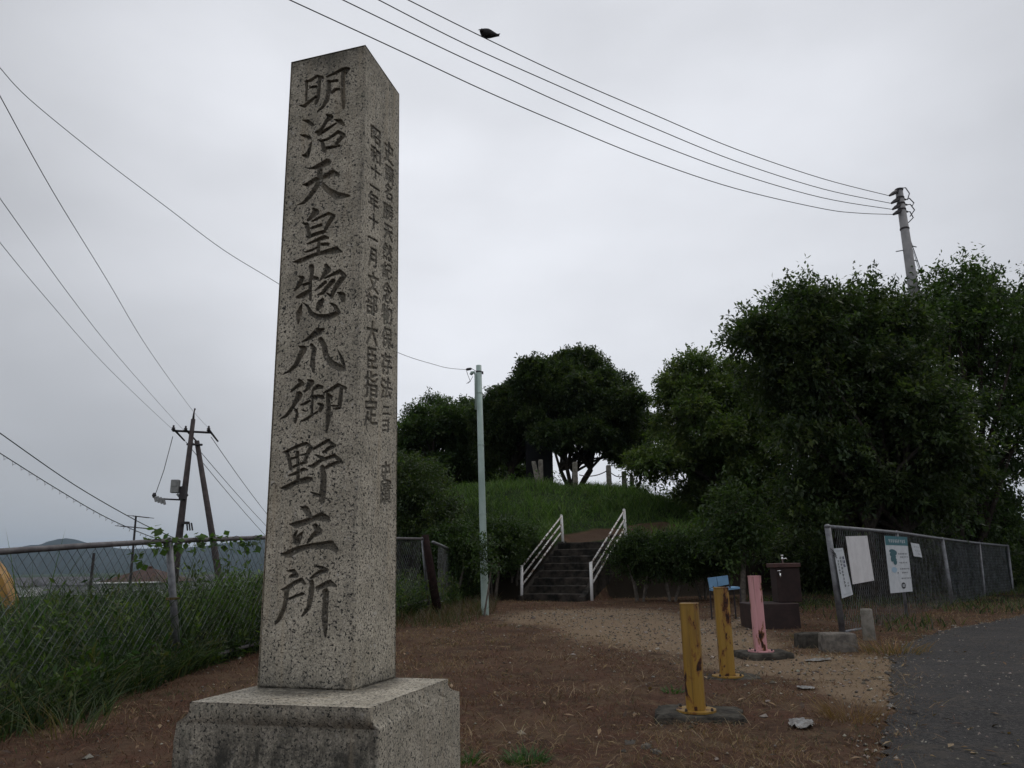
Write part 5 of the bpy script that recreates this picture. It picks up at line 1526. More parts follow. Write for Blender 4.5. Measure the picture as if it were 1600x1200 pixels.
tree('evergreen_tree', 'very dark tall tree with ragged leafy top behind the notices on the fence', 'tree', XY(1365, 900, 17),
     lumps_in([(1140, 494), (1176, 474), (1200, 500), (1228, 462), (1256, 446), (1290, 466), (1318, 456), (1350, 430), (1376, 466), (1420, 474), (1452, 540), (1500, 640), (1530, 740), (1500, 820), (1440, 830), (1380, 805), (1300, 805), (1270, 830), (1235, 790), (1240, 720), (1215, 650), (1175, 600), (1196, 560), (1146, 520)], 92, (11, 32), 17.2, 1.7, 13),
     G_DARK, 0.135, 1.25, 26, stems=6, tr=.26, fork=1.5, seed=13, spread=.11, spray=.62, shell=.5, stemr=.6, bark=simple('bark_grey', (.065, .056, .048), (.03, .026, .022), .95, 0, 14, .1, .8, .01), sat=3)
tree('cherry_tree', 'tree with open spreading branches and airy leaves at the right, above the fence end', 'tree', XY(1500, 930, 20),
     lumps_in([(1425, 500), (1440, 440), (1480, 430), (1510, 412), (1545, 440), (1560, 480), (1612, 520), (1612, 830), (1480, 850), (1460, 720), (1450, 600)], 36, (10, 25), 20.3, 1.5, 17) + [(1452, 476, 20, 24, 14), (1480, 456, 20.2, 22, 14), (1508, 440, 20, 18, 12), (1532, 436, 20.4, 14, 10), (1500, 490, 20, 30, 20), (1548, 466, 20, 18, 14), (1470, 520, 20, 26, 22)],
     G_MID, 0.14, 0.75, 24, stems=4, tr=.22, fork=1.6, seed=17, shell=.6, spread=.10, spray=.8, sat=3, stemr=.5)
tree('cherry_tree', 'leafy tree cut by the right edge of the photo, its top above the road fence', 'tree', XY(1700, 930, 22),
     lumps_in([(1588, 480), (1600, 446), (1650, 400), (1740, 430), (1790, 560), (1760, 760), (1640, 760), (1604, 640)], 24, (16, 32), 22, 1.4, 19),
     G_MID, 0.15, 1.1, 26, stems=3, tr=.2, fork=2, seed=19, spread=.13, spray=.6, shell=.45)
# understorey behind the fountain and the fence
US = [(1105, 900, 21, 60, 52, 'dark shrub behind the blue chair'), (1205, 880, 22, 64, 58, 'dark shrub behind the brown drinking fountain'), (1290, 885, 20, 56, 62, 'dark shrub behind the fence corner post'), (1365, 880, 19.5, 60, 60, 'dark shrub behind the blank white board'), (1450, 890, 20.5, 64, 50, 'dark shrub behind the small paper notice'), (1535, 895, 22, 56, 46, 'dark shrub behind the shade net'), (1610, 860, 24, 50, 36, 'dark shrub at the right edge beyond the fence end')]
for i, (px, py, Y, rx, rz, lb) in enumerate(US):
    tree('shrub', lb, 'shrub', XY(px, 930, Y), [(px, py, Y, rx, rz), (px - 18, py - 22, Y + .6, rx * .7, rz * .6), (px + 22, py + 8, Y - .4, rx * .6, rz * .6)], G_DARK, 0.12, 1.25, 24, stems=3, tr=.07, seed=23 + i, group='dark shrubs under the trees', shell=.35, limbs=False)
for i, (px, py, Y, rx, rz, lb) in enumerate([(1060, 840, 33, 90, 50, 'dark bush on the far flank of the mound, behind the light green tree'), (1250, 850, 31, 130, 80, 'dark thicket far behind the brown fountain'), (1440, 850, 31, 130, 80, 'dark thicket far behind the notices'), (640, 860, 28, 60, 50, 'dark bush far behind the leaning brown post'), (690, 738, 35, 60, 22, 'low dark bush on the mound under the sky-gapped tree left of the mint pole'), (785, 738, 34, 44, 15, 'low dark bush on the mound under the dark evergreen')]):
    tree('thicket', lb, 'thicket', XY(px, 900, Y), [(px, py, Y, rx, rz), (px - rx * .5, py + 12, Y - .5, rx * .6, rz * .7), (px + rx * .5, py + 12, Y - .5, rx * .6, rz * .7)], G_DARK, 0.2, 0.7, 26, stems=3, tr=.09, seed=43 + i, group='thickets behind the trees', shell=.35, limbs=False)
# clipped shrubs along the foot of the mound: leafy tops over bare stems
HB = [(712, 862, 17.4, 36, 34, 'clipped shrub left of the mint green pole by the shed'), (770, 850, 18.2, 42, 34, 'clipped shrub between the mint green pole and the left handrail'), (806, 846, 19.2, 26, 32, 'clipped shrub just left of the left handrail, at mid stairs'),
      (1000, 868, 17.2, 36, 26, 'clipped shrub just right of the right handrail'), (1052, 872, 17.0, 38, 26, 'clipped shrub with bare stems, second right of the stairs'), (1100, 866, 17.6, 36, 30, 'clipped shrub with bare stems, third right of the stairs'), (757, 872, 13.6, 14, 22, 'low leafy sapling growing in front of the mint green pole')]
for i, (px, py, Y, rx, rz, lb) in enumerate(HB):
    sp_ = i == 6
    tree('sapling' if sp_ else 'clipped_shrub', lb, 'sapling' if sp_ else 'shrub', XY(px, 938, Y), [(px, py, Y, rx, rz)] + ([] if sp_ else [(px - rx * .5, py + 4, Y, rx * .6, rz * .8), (px + rx * .5, py + 3, Y + .2, rx * .6, rz * .8)]), G_BUSH, 0.075, 1.6 if sp_ else 2.3, 12 if sp_ else 26, stems=1 if sp_ else 4, tr=.016 if sp_ else .05, seed=63 + i, group=None if sp_ else 'clipped shrubs along the mound foot', shell=.42, bark=M_barkpale, spread=.09, spray=.22, limbs=False, stemr=.22, sat=7)
tree('young_tree', 'thin pale-trunked young tree before the dark trees, right of the blue chair', 'tree', XY(1160, 935, 16), [(1150, 800, 16, 34, 34), (1135, 850, 16, 22, 20), (1170, 840, 16, 20, 24)], G_MID, 0.12, 1.0, 22, tr=.055, seed=81, bark=M_barkpale, fork=1.4)

# broad-leaved weeds among the long grass
n = 1500
t = rng.uniform(-6.6, 13, n); d = np.where(rng.random(n) < .25, -rng.random(n) * .7 * sstep(1.0, -3.0, t), rng.random(n) ** 1.3 * 4)
x = FEN_L0[0] + fd[0] * t - fd[1] * d; y = FEN_L0[1] + fd[1] * t + fd[0] * d
h = rng.uniform(.3, .85, n) * np.where(d < 0, .55, 1) * (.6 + .7 * fbm(x * 1.3, y * 1.3, 151))
C = np.stack([x, y, ground_z(x, y) + h * .15], -1); D = np.stack([rng.normal(0, .25, n), rng.normal(0, .25, n), np.ones(n)], -1); D /= np.linalg.norm(D, axis=1, keepdims=True)
o = leaves(C, D, h, 26, .085, [(.035, .07, .018), (.02, .04, .013), (.055, .09, .024), (.08, .115, .03), (.065, .075, .026)], .05, 'leafy_weeds', M_leaf, None, .3)
tag(o, kind='stuff')

# rank weeds and small bushes sprouting on the mound and either side of the stairs
n = 420
r = rng.uniform(3.5, 10.6, n); a = rng.uniform(math.pi, 2 * math.pi, n)
x = MC[0] + r * np.cos(a); y = MC[1] + r * np.sin(a)
s, t = stair_st(x, y)
kp = ~((t > -.35) & (t < ST_W + .35) & (s < 3.4)) & (interp_attr(dirt, x, y) < .3) & ((fbm(x * .7, y * .7, 171) > .5) | (r > 8.8))
x, y = x[kp], y[kp]; n = len(x)
C = np.stack([x, y, ground_z(x, y) + .05], -1); D = np.stack([rng.normal(0, .3, n), rng.normal(0, .3, n), np.ones(n)], -1); D /= np.linalg.norm(D, axis=1, keepdims=True)
o = leaves(C, D, rng.uniform(.2, .65, n), 40, .09, [(.05, .09, .022), (.035, .06, .018), (.08, .12, .03)], .13, 'mound_weeds', M_leaf, None, .4)
tag(o, kind='stuff')

# taller pale weeds climbing the mesh next to the pillar
n = 150
t = rng.uniform(.6, 4.2, n); d = rng.uniform(.04, .5, n)
x = FEN_L0[0] + fd[0] * t - fd[1] * d; y = FEN_L0[1] + fd[1] * t + fd[0] * d
C = np.stack([x, y, ground_z(x, y) + .25], -1); D = np.stack([rng.normal(0, .12, n), rng.normal(0, .12, n), np.ones(n)], -1); D /= np.linalg.norm(D, axis=1, keepdims=True)
o = leaves(C, D, rng.uniform(.5, .98, n), 34, .075, [(.07, .12, .03), (.10, .15, .04), (.05, .08, .022)], .05, 'climbing_weeds', M_leaf, None, .4)
tag(o, kind='stuff')

# creeper on the left fence rail
def creeper(px0, px1, n, label):
    C = []; 
    for k in range(n):
        px = px0 + (px1 - px0) * random.random(); C.append(rp(px, np.interp(px, [0, 264, 412], [862, 845, 840]) + random.gauss(6, 8) ** 1.0, f0, fd, 0.02 * random.uniform(-1, 1.5)))
    C = np.array(C); D = rng.normal(0, 1, (n, 3)); D /= np.linalg.norm(D, axis=1, keepdims=True)
    root = empty('creeper', C[0], label, 'creeper')
    leaves(C, D, np.full(n, .05), 3, 0.085, [(0.07, 0.12, 0.03), (0.05, 0.09, 0.025)], .03, 'leaves', M_leaf, root, .75)
    m = MB(); xs = np.linspace(px0, px1, 26)
    m.tube([rp(x, np.interp(x, [0, 264, 412], [862, 845, 840]) + 4 * math.sin(x * .2), f0, fd, .02) for x in xs], .003, 5); m.build('vine', M_bark, root)
creeper(218, 300, 20, 'green creeper leaves on the fence rail around the left fence post')
creeper(300, 408, 26, 'green creeper strands between the left fence post and the stone pillar')
creeper(262, 276, 0 + 6, 'few creeper leaves hanging on the left fence post')
def reeds(px, py, Y, n, h, label):
    c = P(px, py, Y); c[2] = ground_z(c[0], c[1])
    x = c[0] + rng.normal(0, .05, n); y = c[1] + rng.normal(0, .05, n)
    o = blades(x, y, ground_z(x, y), h * rng.uniform(.7, 1.0, n), rng.uniform(.014, .022, n), rng.uniform(.02, .2, n), rng.uniform(0, .25, n), mixcol(n, [(.05, .09, .03), (.07, .11, .04)]), 'reed_clump', M_grass, seg=5)
    tag(o, label, 'reeds')
reeds(66, 900, 7.4, 12, 1.55, 'tall reed clump with a spike above the fence rail, left of the far hill')
reeds(34, 900, 7.8, 6, 1.5, 'thin single reed above the fence rail near the left edge')
reeds(350, 900, 9.2, 14, 1.25, 'reed clump behind the fence just left of the stone pillar')

# ------------------------------------------------------------------ poles
def poly_tube(pts, r, n=6): m = MB(); m.tube(pts, r, n, False); return m
# mint green pole
Ym = 14.0
pb_, pt_ = P(758, 956, Ym), P(748, 571, Ym)
root = empty('mint_pole', (pb_[0], pb_[1], pb_[2]), 'slim mint green steel pole with a wire clamp near its top, before the mound', 'pole')
m = MB(); m.tube([pb_ - np.array([0, 0, .2]), pb_, (pb_ + pt_) / 2, pt_], [.070, .070, .062, .053], 16); m.build('shaft', M_mint, root, True)
for f in (.12, .38, .66, .88):
    q = pb_ + (pt_ - pb_) * f; m = MB(); m.lathe(q, [(.069 - .016 * f, -.008), (.076 - .016 * f, -.006), (.076 - .016 * f, .006), (.069 - .016 * f, .008)], 16); m.build('band', M_mint, root, True)
q = P(748, 581, Ym); m = MB(); m.lathe(q, [(.053, -.012), (.062, -.01), (.062, .01), (.053, .012)], 14); m.box(q + np.array([.075, 0, -.02]), (.03, .04, .05)); m.build('clamp_band', M_iron, root)
q1, q2 = P(743, 583, Ym - .03), P(743.5, 640, Ym - .06); m = MB(); m.tube([q2, q1 + np.array([0, 0, -.03]), q1 + np.array([-.03, 0, .02]), q1 + np.array([-.07, 0, .01]), q1 + np.array([-.09, 0, -.03])], [.02, .022, .026, .036, .03], 9); m.build('cable_hood', M_mint, root, True)
m = MB(); a, b_ = P(728, 577.5, Ym), P(737, 576, Ym); m.tube([a, a + (b_ - a) * .2, a + (b_ - a) * .8, b_], [.014, .026, .026, .014], 8); m.tube([b_, P(744, 580, Ym)], .006, 5)
m.tube([P(729, 579, Ym), P(731, 586, Ym), P(735, 596, Ym), P(731, 599, Ym)], .005, 5); m.tube([P(739, 588, Ym), P(735, 595, Ym), P(729, 599.5, Ym)], .005, 5)
tag(m.build('dead_end_clamp', M_iron, root), None)

# left pole pair
Yp = 30.0
def pl_(px, py, dy=0.0): return P(px, py, Yp + dy)
b0 = pl_(275, 880); t0 = pl_(302, 655)
gb = b0 + (b0 - t0) * ((b0[2] - ground_z(b0[0], b0[1])) / (t0[2] - b0[2]))
root = empty('utility_pole', gb, 'dark leaning utility pole with a crossarm, switch box and a second brace pole at left', 'utility pole')
m = MB(); m.tube([gb, b0, t0], [.17, .15, .085], 12); m.build('pole', M_pole_dark, root, True)
m = MB(); m.tube([t0, pl_(303, 645), pl_(304.5, 639)], [.05, .03, .02], 8); m.lathe(pl_(304.5, 639), [(.035, -.04), (.04, 0), (.02, .03)], 8); m.build('top_spike', M_pole_dark, root, True)
m = MB(); a, b_ = pl_(270, 673), pl_(329, 676); m.tube([a, b_], .05, 6); m.build('crossarm', M_iron, root)
for px, py, ang in ((271, 670, 1), (290, 671, 1), (326, 671, 0)):
    q = pl_(px, py, -.1)
    m = MB(); m.lathe(q, [(.05, -.08), (.09, -.03), (.05, 0), (.08, .03), (.04, .07), (.04, .14), (.0, .16)], 8)
    m.tube([q, q + np.array([.28 if ang else .22, .5, -.42])], [.05, .035], 6); m.build('insulator', M_iron, root)
m = MB(); m.tube([pl_(292, 694), pl_(316, 695)], .05, 6); m.build('brace_bolt', M_iron, root)
sb = pl_(342, 900, .3); st = pl_(307.5, 689, .1)
gs = sb + (sb - st) * ((sb[2] - ground_z(sb[0], sb[1])) / (st[2] - sb[2]))
m = MB(); m.tube([gs, sb, st], [.15, .135, .095], 12); m.build('brace_pole', M_pole_dark, root, True)
m = MB(); q = pl_(274, 760, -.25); m.box(q, (.30, .28, .52), .15, .02); m.box(q + np.array([0, -.15, .1]), (.22, .03, .2), .15); m.tube([q + np.array([.1, 0, -.3]), pl_(285, 781, -.1)], .05, 6); bx = m.build('switch_box', simple('box_grey', (.28, .28, .27), (.2, .2, .2), .6), root)
m = MB(); m.tube([pl_(282, 762), pl_(290, 776)], .12, 8); m.box(pl_(286, 770, -.15), (.22, .2, .5)); m.build('meter_box', M_iron, root)
m = MB(); m.tube([pl_(283, 781), pl_(252, 779.5, -.3)], .035, 6); m.build('side_arm', M_iron, root)
for k in range(4):
    q = pl_(243 + k * 4.5, 779 + k * 1.5, -.3); m = MB(); m.tube([q + np.array([-.05, 0, .12]), q + np.array([.04, 0, -.12])], [.055, .05], 8); m.build('surge_arrester', simple('arrester_grey', (.3, .3, .3), (.2, .2, .2), .5) if k == 0 else bpy.data.materials['arrester_grey'], root)
m = MB(); q = pl_(241, 774, -.3); m.lathe(q, [(.05, -.1), (.09, 0), (.05, .1)], 8); m.build('cutout_head', M_iron, root)
m = MB(); q = pl_(290, 817, -.1); m.box(q, (.24, .2, .1)); 
for k in range(3): m.tube([q + np.array([.05 + k * .09, 0, 0]), q + np.array([.1 + k * .1, 0, -.3])], .03, 6)
m.build('cable_terminals', M_iron, root)
m = MB(); m.tube([pl_(270, 682), pl_(256, 735, -.2), pl_(243, 772, -.3)], .014, 5); m.build('jumper_wire', M_cable, root)

# right concrete pole
Yr = 20.0
t0 = P(1404.5, 297, Yr); b1 = P(1430, 470, Yr)
dn = (t0 - b1); gq = b1 - dn * ((b1[2] - ground_z(b1[0], b1[1])) / dn[2])
root = empty('concrete_pole', gq, 'tall grey concrete utility pole with black insulators above the dark tree at right', 'utility pole')
m = MB(); m.tube([gq, b1, t0], [.19, .145, .10], 16); m.build('pole', M_pole_conc, root, True)
ends = [(1388, 305.5), (1391, 317.5), (1393, 327), (1394, 335)]
for k, (ex_, ey_) in enumerate(ends):
    f = [0.00, .075, .13, .185][k]
    c = t0 + (b1 - t0) * f
    q = P(ex_ + 2, ey_, Yr - .25)
    m = MB(); m.tube([q, q + (c - q) * .45, c], [.03, .06, .045], 8)
    r_ = P([1410, 1415, 1417, 1418][k], [294, 312, 320, 331][k], Yr + .2); m.tube([c, r_], [.05, .028], 7)
    m.lathe(c, [(.108, -.03), (.12, -.02), (.12, .02), (.108, .03)], 12); m.build('insulator', M_iron, root)
    e2 = P([1421, 1428, 1429, 1427][k], [302, 317, 328, 340][k], Yr + .3); e3 = P([1418, 1425, 1422, 1417][k], [312, 322, 338, 350][k], Yr + .15)
    m = MB(); m.tube([r_, (r_ + e2) / 2 + np.array([0, 0, .1]), e2, e3], .016, 5); m.build('jumper_loop', M_cable, root)
q = t0 + (b1 - t0) * .36; m = MB(); m.lathe(q, [(.118, -.03), (.13, -.02), (.13, .02), (.118, .03)], 14); m.build('steel_band', M_iron, root)
for px, py, s in ((1400, 393, 0), (1432, 386, 1), (1434, 408, 1)):
    a = P(px, py, Yr); b_ = P(px + (12 if s == 0 else -8), py - 2, Yr); m = MB(); m.tube([a, b_], .016, 6); m.build('climbing_step', M_galv, root)
m = MB(); m.tube([P(1420, 368, Yr), P(1447, 446, Yr + .4)], .013, 6); m.tube([P(1420, 372, Yr), P(1442, 440, Yr + .4)], .008, 5); m.build('guy_wire', M_galv, root)

# ------------------------------------------------------------------ wires
def smooth_curve(pts, n=10):
    pts = np.array(pts); t = np.arange(len(pts)); 
    o_ = []
    for i in range(len(pts) - 1):
        p0, p1, p2, p3 = pts[max(i - 1, 0)], pts[i], pts[i + 1], pts[min(i + 2, len(pts) - 1)]
        for k in range(n):
            u = k / n; o_.append(0.5 * ((2 * p1) + (-p0 + p2) * u + (2 * p0 - 5 * p1 + 4 * p2 - p3) * u * u + (-p0 + 3 * p1 - 3 * p2 + p3) * u ** 3))
    o_.append(pts[-1]); return np.array(o_)
def wire(tr_, end, dirw, r, label, group, ext=12.0, name='power_line'):
    """trace in photo pixels laid on the vertical plane through the pole head"""
    pts = [rp(x, y, end, dirw) for x, y in tr_]
    pts = list(smooth_curve(pts, 6))
    v = pts[0] - pts[1]; v = v / np.linalg.norm(v)
    if ext: pts = [pts[0] + v * ext] + pts
    m = MB(); m.tube(pts, r, 6)
    o = m.build(name, M_cable, None, True); tag(o, label, 'wire', group)
    return pts
W = [[(453, 0), (624, 79), (756, 141), (880, 194.5), (1015, 249.5), (1150, 294.7), (1285, 326), (1342, 333), (1394, 335)],
     [(536, 0), (699, 79), (799, 125), (880, 162), (1015, 219.8), (1150, 270), (1285, 309), (1393, 327)],
     [(592, 0), (727.5, 69), (880, 137.5), (1015, 196.9), (1150, 251.9), (1285, 295), (1391, 317.5)],
     [(638, 0), (747.6, 54.6), (880, 117.5), (1015, 176), (1150, 233), (1285, 279), (1388, 305.5)]]
ph = P(1392, 318, Yr - .25)
# plane direction chosen so that the wires run nearly level: solve from the end points
def level_dir(px, py, end, drop):
    r = ray(px, py); z = end[2] - drop
    q = CAMP + r * ((z - CZ) / r[2]); d = (q - end)[:2]; return d / np.linalg.norm(d)
dw = level_dir(560, 10, ph, 0.5)
lbl = ['lowest of the four overhead wires running to the concrete pole', 'second lowest of the four overhead wires running to the concrete pole', 'third lowest of the four overhead wires running to the concrete pole', 'topmost of the four overhead wires, with the bird perched on it']
for k in range(4):
    wp = wire(W[k], ph, dw, .0095, lbl[k], 'overhead wires to the concrete pole', 14)
birdw = rp(759, 59.5, ph, dw)
print('BIRD', birdw, 'dw', dw, [rp(x, y, ph, dw)[2] for x, y in W[0]])
ph2 = pl_(328, 668)
dl = level_dir(0, 150, ph2, 0.3)
wire([(0, 150), (83, 300), (167, 437), (233, 547), (300, 640), (326, 669)], pl_(327, 669, -.1), dl, .0055, 'rightmost of the three wires rising left from the dark pole crossarm', 'wires above the dark pole', 15)
dl2 = level_dir(0, 310, pl_(290, 671), 0.3)
wire([(0, 310), (110, 463), (187, 560), (280, 665), (290, 672)], pl_(290, 671, -.1), dl2, .0055, 'middle of the three wires rising left from the dark pole crossarm', 'wires above the dark pole', 15)
dl3 = level_dir(0, 379, pl_(271, 670), 0.3)
wire([(0, 379), (67, 460), (167, 573), (261, 663), (271, 670)], pl_(271, 670, -.1), dl3, .0055, 'leftmost of the three wires rising left from the dark pole crossarm', 'wires above the dark pole', 15)
pm = P(728, 577.5, Ym)
dm_ = level_dir(0, 106, pm, -2.2)
wire([(0, 106), (46, 155), (154, 243.4), (262, 325), (348.5, 390), (433, 442), (530, 505), (622, 551), (680, 570), (703, 575.4), (728, 577.5)], pm, dm_, .0045, 'single thin wire crossing behind the stone pillar to the mint green pole', 'service wire', 8)
pe = pl_(283, 842)
de = level_dir(0, 677, pe, -2.5)
wire([(0, 676.7), (117, 758), (216, 815), (262, 836), (282, 845)], pe, de, .015, 'thick dark cable sloping down to the foot of the dark pole', 'thick cables', 12, 'telephone_cable')
tr_ = [(0, 708), (81, 759), (152, 801), (202, 825), (247.5, 843), (278, 855)]
pts = list(wire(tr_, pe, de, .013, 'lower dark cable with looped lashing wire under it', 'thick cables', 12, 'telephone_cable'))
m = MB(); P2 = np.array(pts[1:]); sl = np.concatenate([[0], np.cumsum(np.linalg.norm(np.diff(P2, axis=0), axis=1))])
ssv = np.arange(0, sl[-1] * .93, .035); cx = np.stack([np.interp(ssv, sl, P2[:, i]) for i in range(3)], 1)
ph_ = ssv / 0.36 * 2 * math.pi
off = .055 * (1 - np.cos(ph_)) ; cx[:, 2] -= off; cx[:, 0] += .05 * np.sin(ph_)
m.tube(cx, .005, 3); tag(m.build('lashing_wire', M_cable), 'thin spiral wire looping under the lower dark cable', 'wire')
# the lines running on to the right of the pole, behind the pillar
for (a, b_, l) in (((330, 683), (413, 787), 'rightmost wire running down from the dark crossarm towards the pillar'), ((300, 690), (412, 806.6), 'middle wire running from the dark pole towards the pillar'), ((290, 690), (412, 823), 'lowest wire running from the dark pole towards the pillar')):
    q0_, q1_ = pl_(*a), P(b_[0], b_[1], 44)
    q2_ = q1_ + (q1_ - q0_) * 1.6
    m = MB(); m.tube(catenary(q0_, q2_, .4, 16) , .013, 5); tag(m.build('power_line', M_cable), l, 'wire', 'wires beyond the dark pole')

# bird
cdir = birdw - CAMP; dist = np.linalg.norm(cdir); sc = dist / FPX
e1 = CR * 1.0; e2 = -CU
def bp(dx, dy, dz=0.0): return birdw + e1 * dx * sc + e2 * dy * sc + cdir / dist * dz
m = MB()
body = [((-8, -9), .6), ((-7, -9), 3.2), ((-4.5, -8.2), 5.3), ((-1, -7), 6.4), (((3), -6.4), 6.6), ((7, -5.6), 5.6), ((11, -4.9), 4.0), ((15, -4.2), 2.4), ((19, -3.8), 1.3)]
m.tube([bp(x, y, (x + 6) * .004) for (x, y), r in body], [r * sc for _, r in body], 14)
hd = bp(-6, -11.5, -.05)
m.tube([bp(-5, -9, -.02), hd + CR * 0, bp(-7, -13, -.06)], [3.6 * sc, 3.3 * sc, 1.2 * sc], 10)
m.tube([bp(-8, -12, -.07), bp(-11, -11.3, -.12)], [.9 * sc, .15 * sc], 6)
for s in (-1, 1):
    m.add([bp(13, -5.6, .02), bp(21, -4.6 + s * 2.2, .06), bp(19, -3.4 + s * .6, .05), bp(13, -3.0, .02)], [(0, 1, 2, 3)])
    m.tube([bp(0 + s * 1.3, -3, s * .02), bp(-.2 + s * 1.1, .2, s * .02)], .4 * sc, 5)
M_bird = simple('dark_feathers', (.035, .03, .032), (.02, .018, .02), .8)
tag(m.build('bird', M_bird, None, True), 'dark bird perched on the topmost overhead wire', 'bird')

# ------------------------------------------------------------------ far left: house, antenna, digger, town
Yh = 90.0
def hp(px, py, dy=0.0): return P(px, py, Yh + dy)
a = hp(165, 911); b_ = hp(245, 911); zg = float(ground_z(a[0], Yh)); ze = a[2]
zr = hp(205, 888, 3)[2]
root = empty('tiled_house', ((a[0] + b_[0]) / 2, Yh + 4, zg), 'house with brown tiled hip roof and white walls seen through the left fence', 'house')
x0, x1 = a[0], b_[0]; y0, y1 = Yh, Yh + 8
m = MB(); m.box(((x0 + x1) / 2, (y0 + y1) / 2, (zg + ze) / 2), (x1 - x0, y1 - y0, ze - zg)); m.build('wall', simple('house_wall', (.5, .5, .5), (.42, .42, .42), .9, 0, .8), root)
m = MB(); o_ = .9; xr0, xr1 = x0 + 2.6, x1 - 2.6; yr = (y0 + y1) / 2
m.add([(x0 - o_, y0 - o_, ze), (x1 + o_, y0 - o_, ze), (x1 + o_, y1 + o_, ze), (x0 - o_, y1 + o_, ze), (xr0, yr, zr), (xr1, yr, zr)], [(0, 1, 5, 4), (1, 2, 5), (2, 3, 4, 5), (3, 0, 4), (0, 3, 2, 1)])
MRf = MAT('brown_tiles', .85); MRf.color(MRf.mix(MRf.ramp(MRf.noise(1.2, 4), .35, .65), (.075, .04, .03), (.045, .026, .022))); m.build('roof', MRf.m, root)
m = MB(); m.tube([(x0 - o_, y0 - o_ - .05, ze), (x1 + o_, y0 - o_ - .05, ze)], .09, 6); m.build('gutter', M_white, root)
m = MB(); m.tube([(xr0, yr, zr + .08), (xr1, yr, zr + .08)], .16, 6); m.build('roof_ridge', MRf.m, root)
for k in range(3):
    xc = x0 + (x1 - x0) * (.2 + .3 * k); m = MB(); m.box((xc, y0 - .03, ze - 1.5), (1.5, .06, 1.1)); w_ = m.build('window', M_iron, root)
    m = MB(); m.box((xc, y0 - .08, ze - 2.12), (1.7, .12, .1)); m.build('sill', M_white, w_)
# antenna mast
Ya = 42.0
q0_, q1_ = P(205, 905, Ya), P(212.5, 806, Ya); q0_[2] = ground_z(q0_[0], Ya) - .2
root = empty('tv_antenna', q0_, 'thin television antenna mast rising above the fence rail at left', 'antenna')
m = MB(); m.tube([q0_, q1_], [.09, .05], 8); m.build('mast', M_iron, root)
for (p_, q_, nel) in (((207, 806), (233, 809), 6), ((188, 822), (243, 827), 8)):
    A, B_ = P(p_[0], p_[1], Ya - .2), P(q_[0], q_[1], Ya + .3); m = MB(); m.tube([A, B_], .03, 5)
    for k in range(nel):
        c = A + (B_ - A) * (k / (nel - 1)); m.tube([c - np.array([.06, .45, 0]), c + np.array([.06, .45, 0])], .015, 4)
    m.build('aerial', M_iron, root)
m = MB(); q0_ = P(139, 935, 36); q1_ = P(147, 864, 36); q0_[2] = ground_z(q0_[0], 36) - .2
m.tube([q0_, q1_], [.08, .06], 8); tag(m.build('thin_pole', M_iron), 'thin dark pole seen through the left fence, left of the tiled house', 'pole')
# small far houses
Ms = [simple('far_wall_white', (.5, .5, .5), None, .9), simple('far_wall_grey', (.3, .3, .31), None, .9)]; Mr2 = simple('far_roof', (.10, .10, .11), None, .8)
far = [(40, 921, 300), (60, 923, 280), (82, 922, 320), (100, 924, 260), (116, 922, 300), (128, 926, 240), (30, 926, 230), (300, 925, 280), (330, 924, 300), (365, 925, 260)]
fl = ['white', 'grey', 'white', 'grey', 'white', 'grey', 'white', 'grey', 'white', 'white']
fp = ['first from the left', 'second from the left', 'third from the left', 'just left of the thin dark pole', 'right behind the thin dark pole', 'just left of the tiled house', 'behind the yellow digger arm', 'right of the left fence post', 'behind the foot of the brace pole', 'closest to the stone pillar']
for k, (px, py, Y) in enumerate(far):
    c = P(px, py, Y); zg = float(ground_z(c[0], Y)); w_ = 9 + 3 * (k % 3); h_ = max(c[2] - zg + .8, 3)
    root = empty('far_house', (c[0], Y, zg), 'tiny distant %s house below the hills, %s' % (fl[k], fp[k]), 'house', 'distant houses below the hills')
    m = MB(); m.box((c[0], Y, zg + h_ / 2), (w_, 8, h_)); m.build('wall', Ms[0 if fl[k] == 'white' else 1], root)
    m = MB(); m.add([(c[0] - w_ / 2 - .5, Y - 4.5, zg + h_ + .01), (c[0] + w_ / 2 + .5, Y - 4.5, zg + h_ + .01), (c[0] + w_ / 2 + .5, Y + 4.5, zg + h_ + .01), (c[0] - w_ / 2 - .5, Y + 4.5, zg + h_ + .01), (c[0] - w_ / 2, Y, zg + h_ + 2), (c[0] + w_ / 2, Y, zg + h_ + 2)], [(0, 1, 5, 4), (1, 2, 5), (2, 3, 4, 5), (3, 0, 4), (0, 3, 2, 1)]); m.build('roof', Mr2, root)
# yellow digger
Yd = 22.0
def dp_(px, py, dy=0.0): return P(px, py, Yd + dy)
c = dp_(-260, 940); zg = float(ground_z(c[0], Yd))
root = empty('excavator', (c[0], Yd, zg), 'yellow excavator arm reaching down behind the fence at the left edge', 'excavator')
M_dig = simple('digger_yellow', (.40, .22, .05), (.30, .15, .035), .5, 0, 2, .4)
m = MB()
path = [(-250, 915), (-180, 856), (-100, 842), (-44, 866), (-8, 900), (10, 935), (20, 985)]
cen_ = smooth_curve([dp_(x, y) for x, y in path], 5); wd_ = np.interp(np.linspace(0, 1, len(cen_)), [0, .4, .7, 1], [.5, .6, .5, .25])
vs = []; 
for i, p_ in enumerate(cen_):
    t_ = cen_[min(i + 1, len(cen_) - 1)] - cen_[max(i - 1, 0)]; t_ /= np.linalg.norm(t_); nn2 = np.array([-t_[2], 0, t_[0]])
    for s1_, s2_ in ((-1, -1), (1, -1), (1, 1), (-1, 1)): vs.append(p_ + nn2 * s1_ * wd_[i] / 2 + np.array([0, 1, 0]) * s2_ * .2)
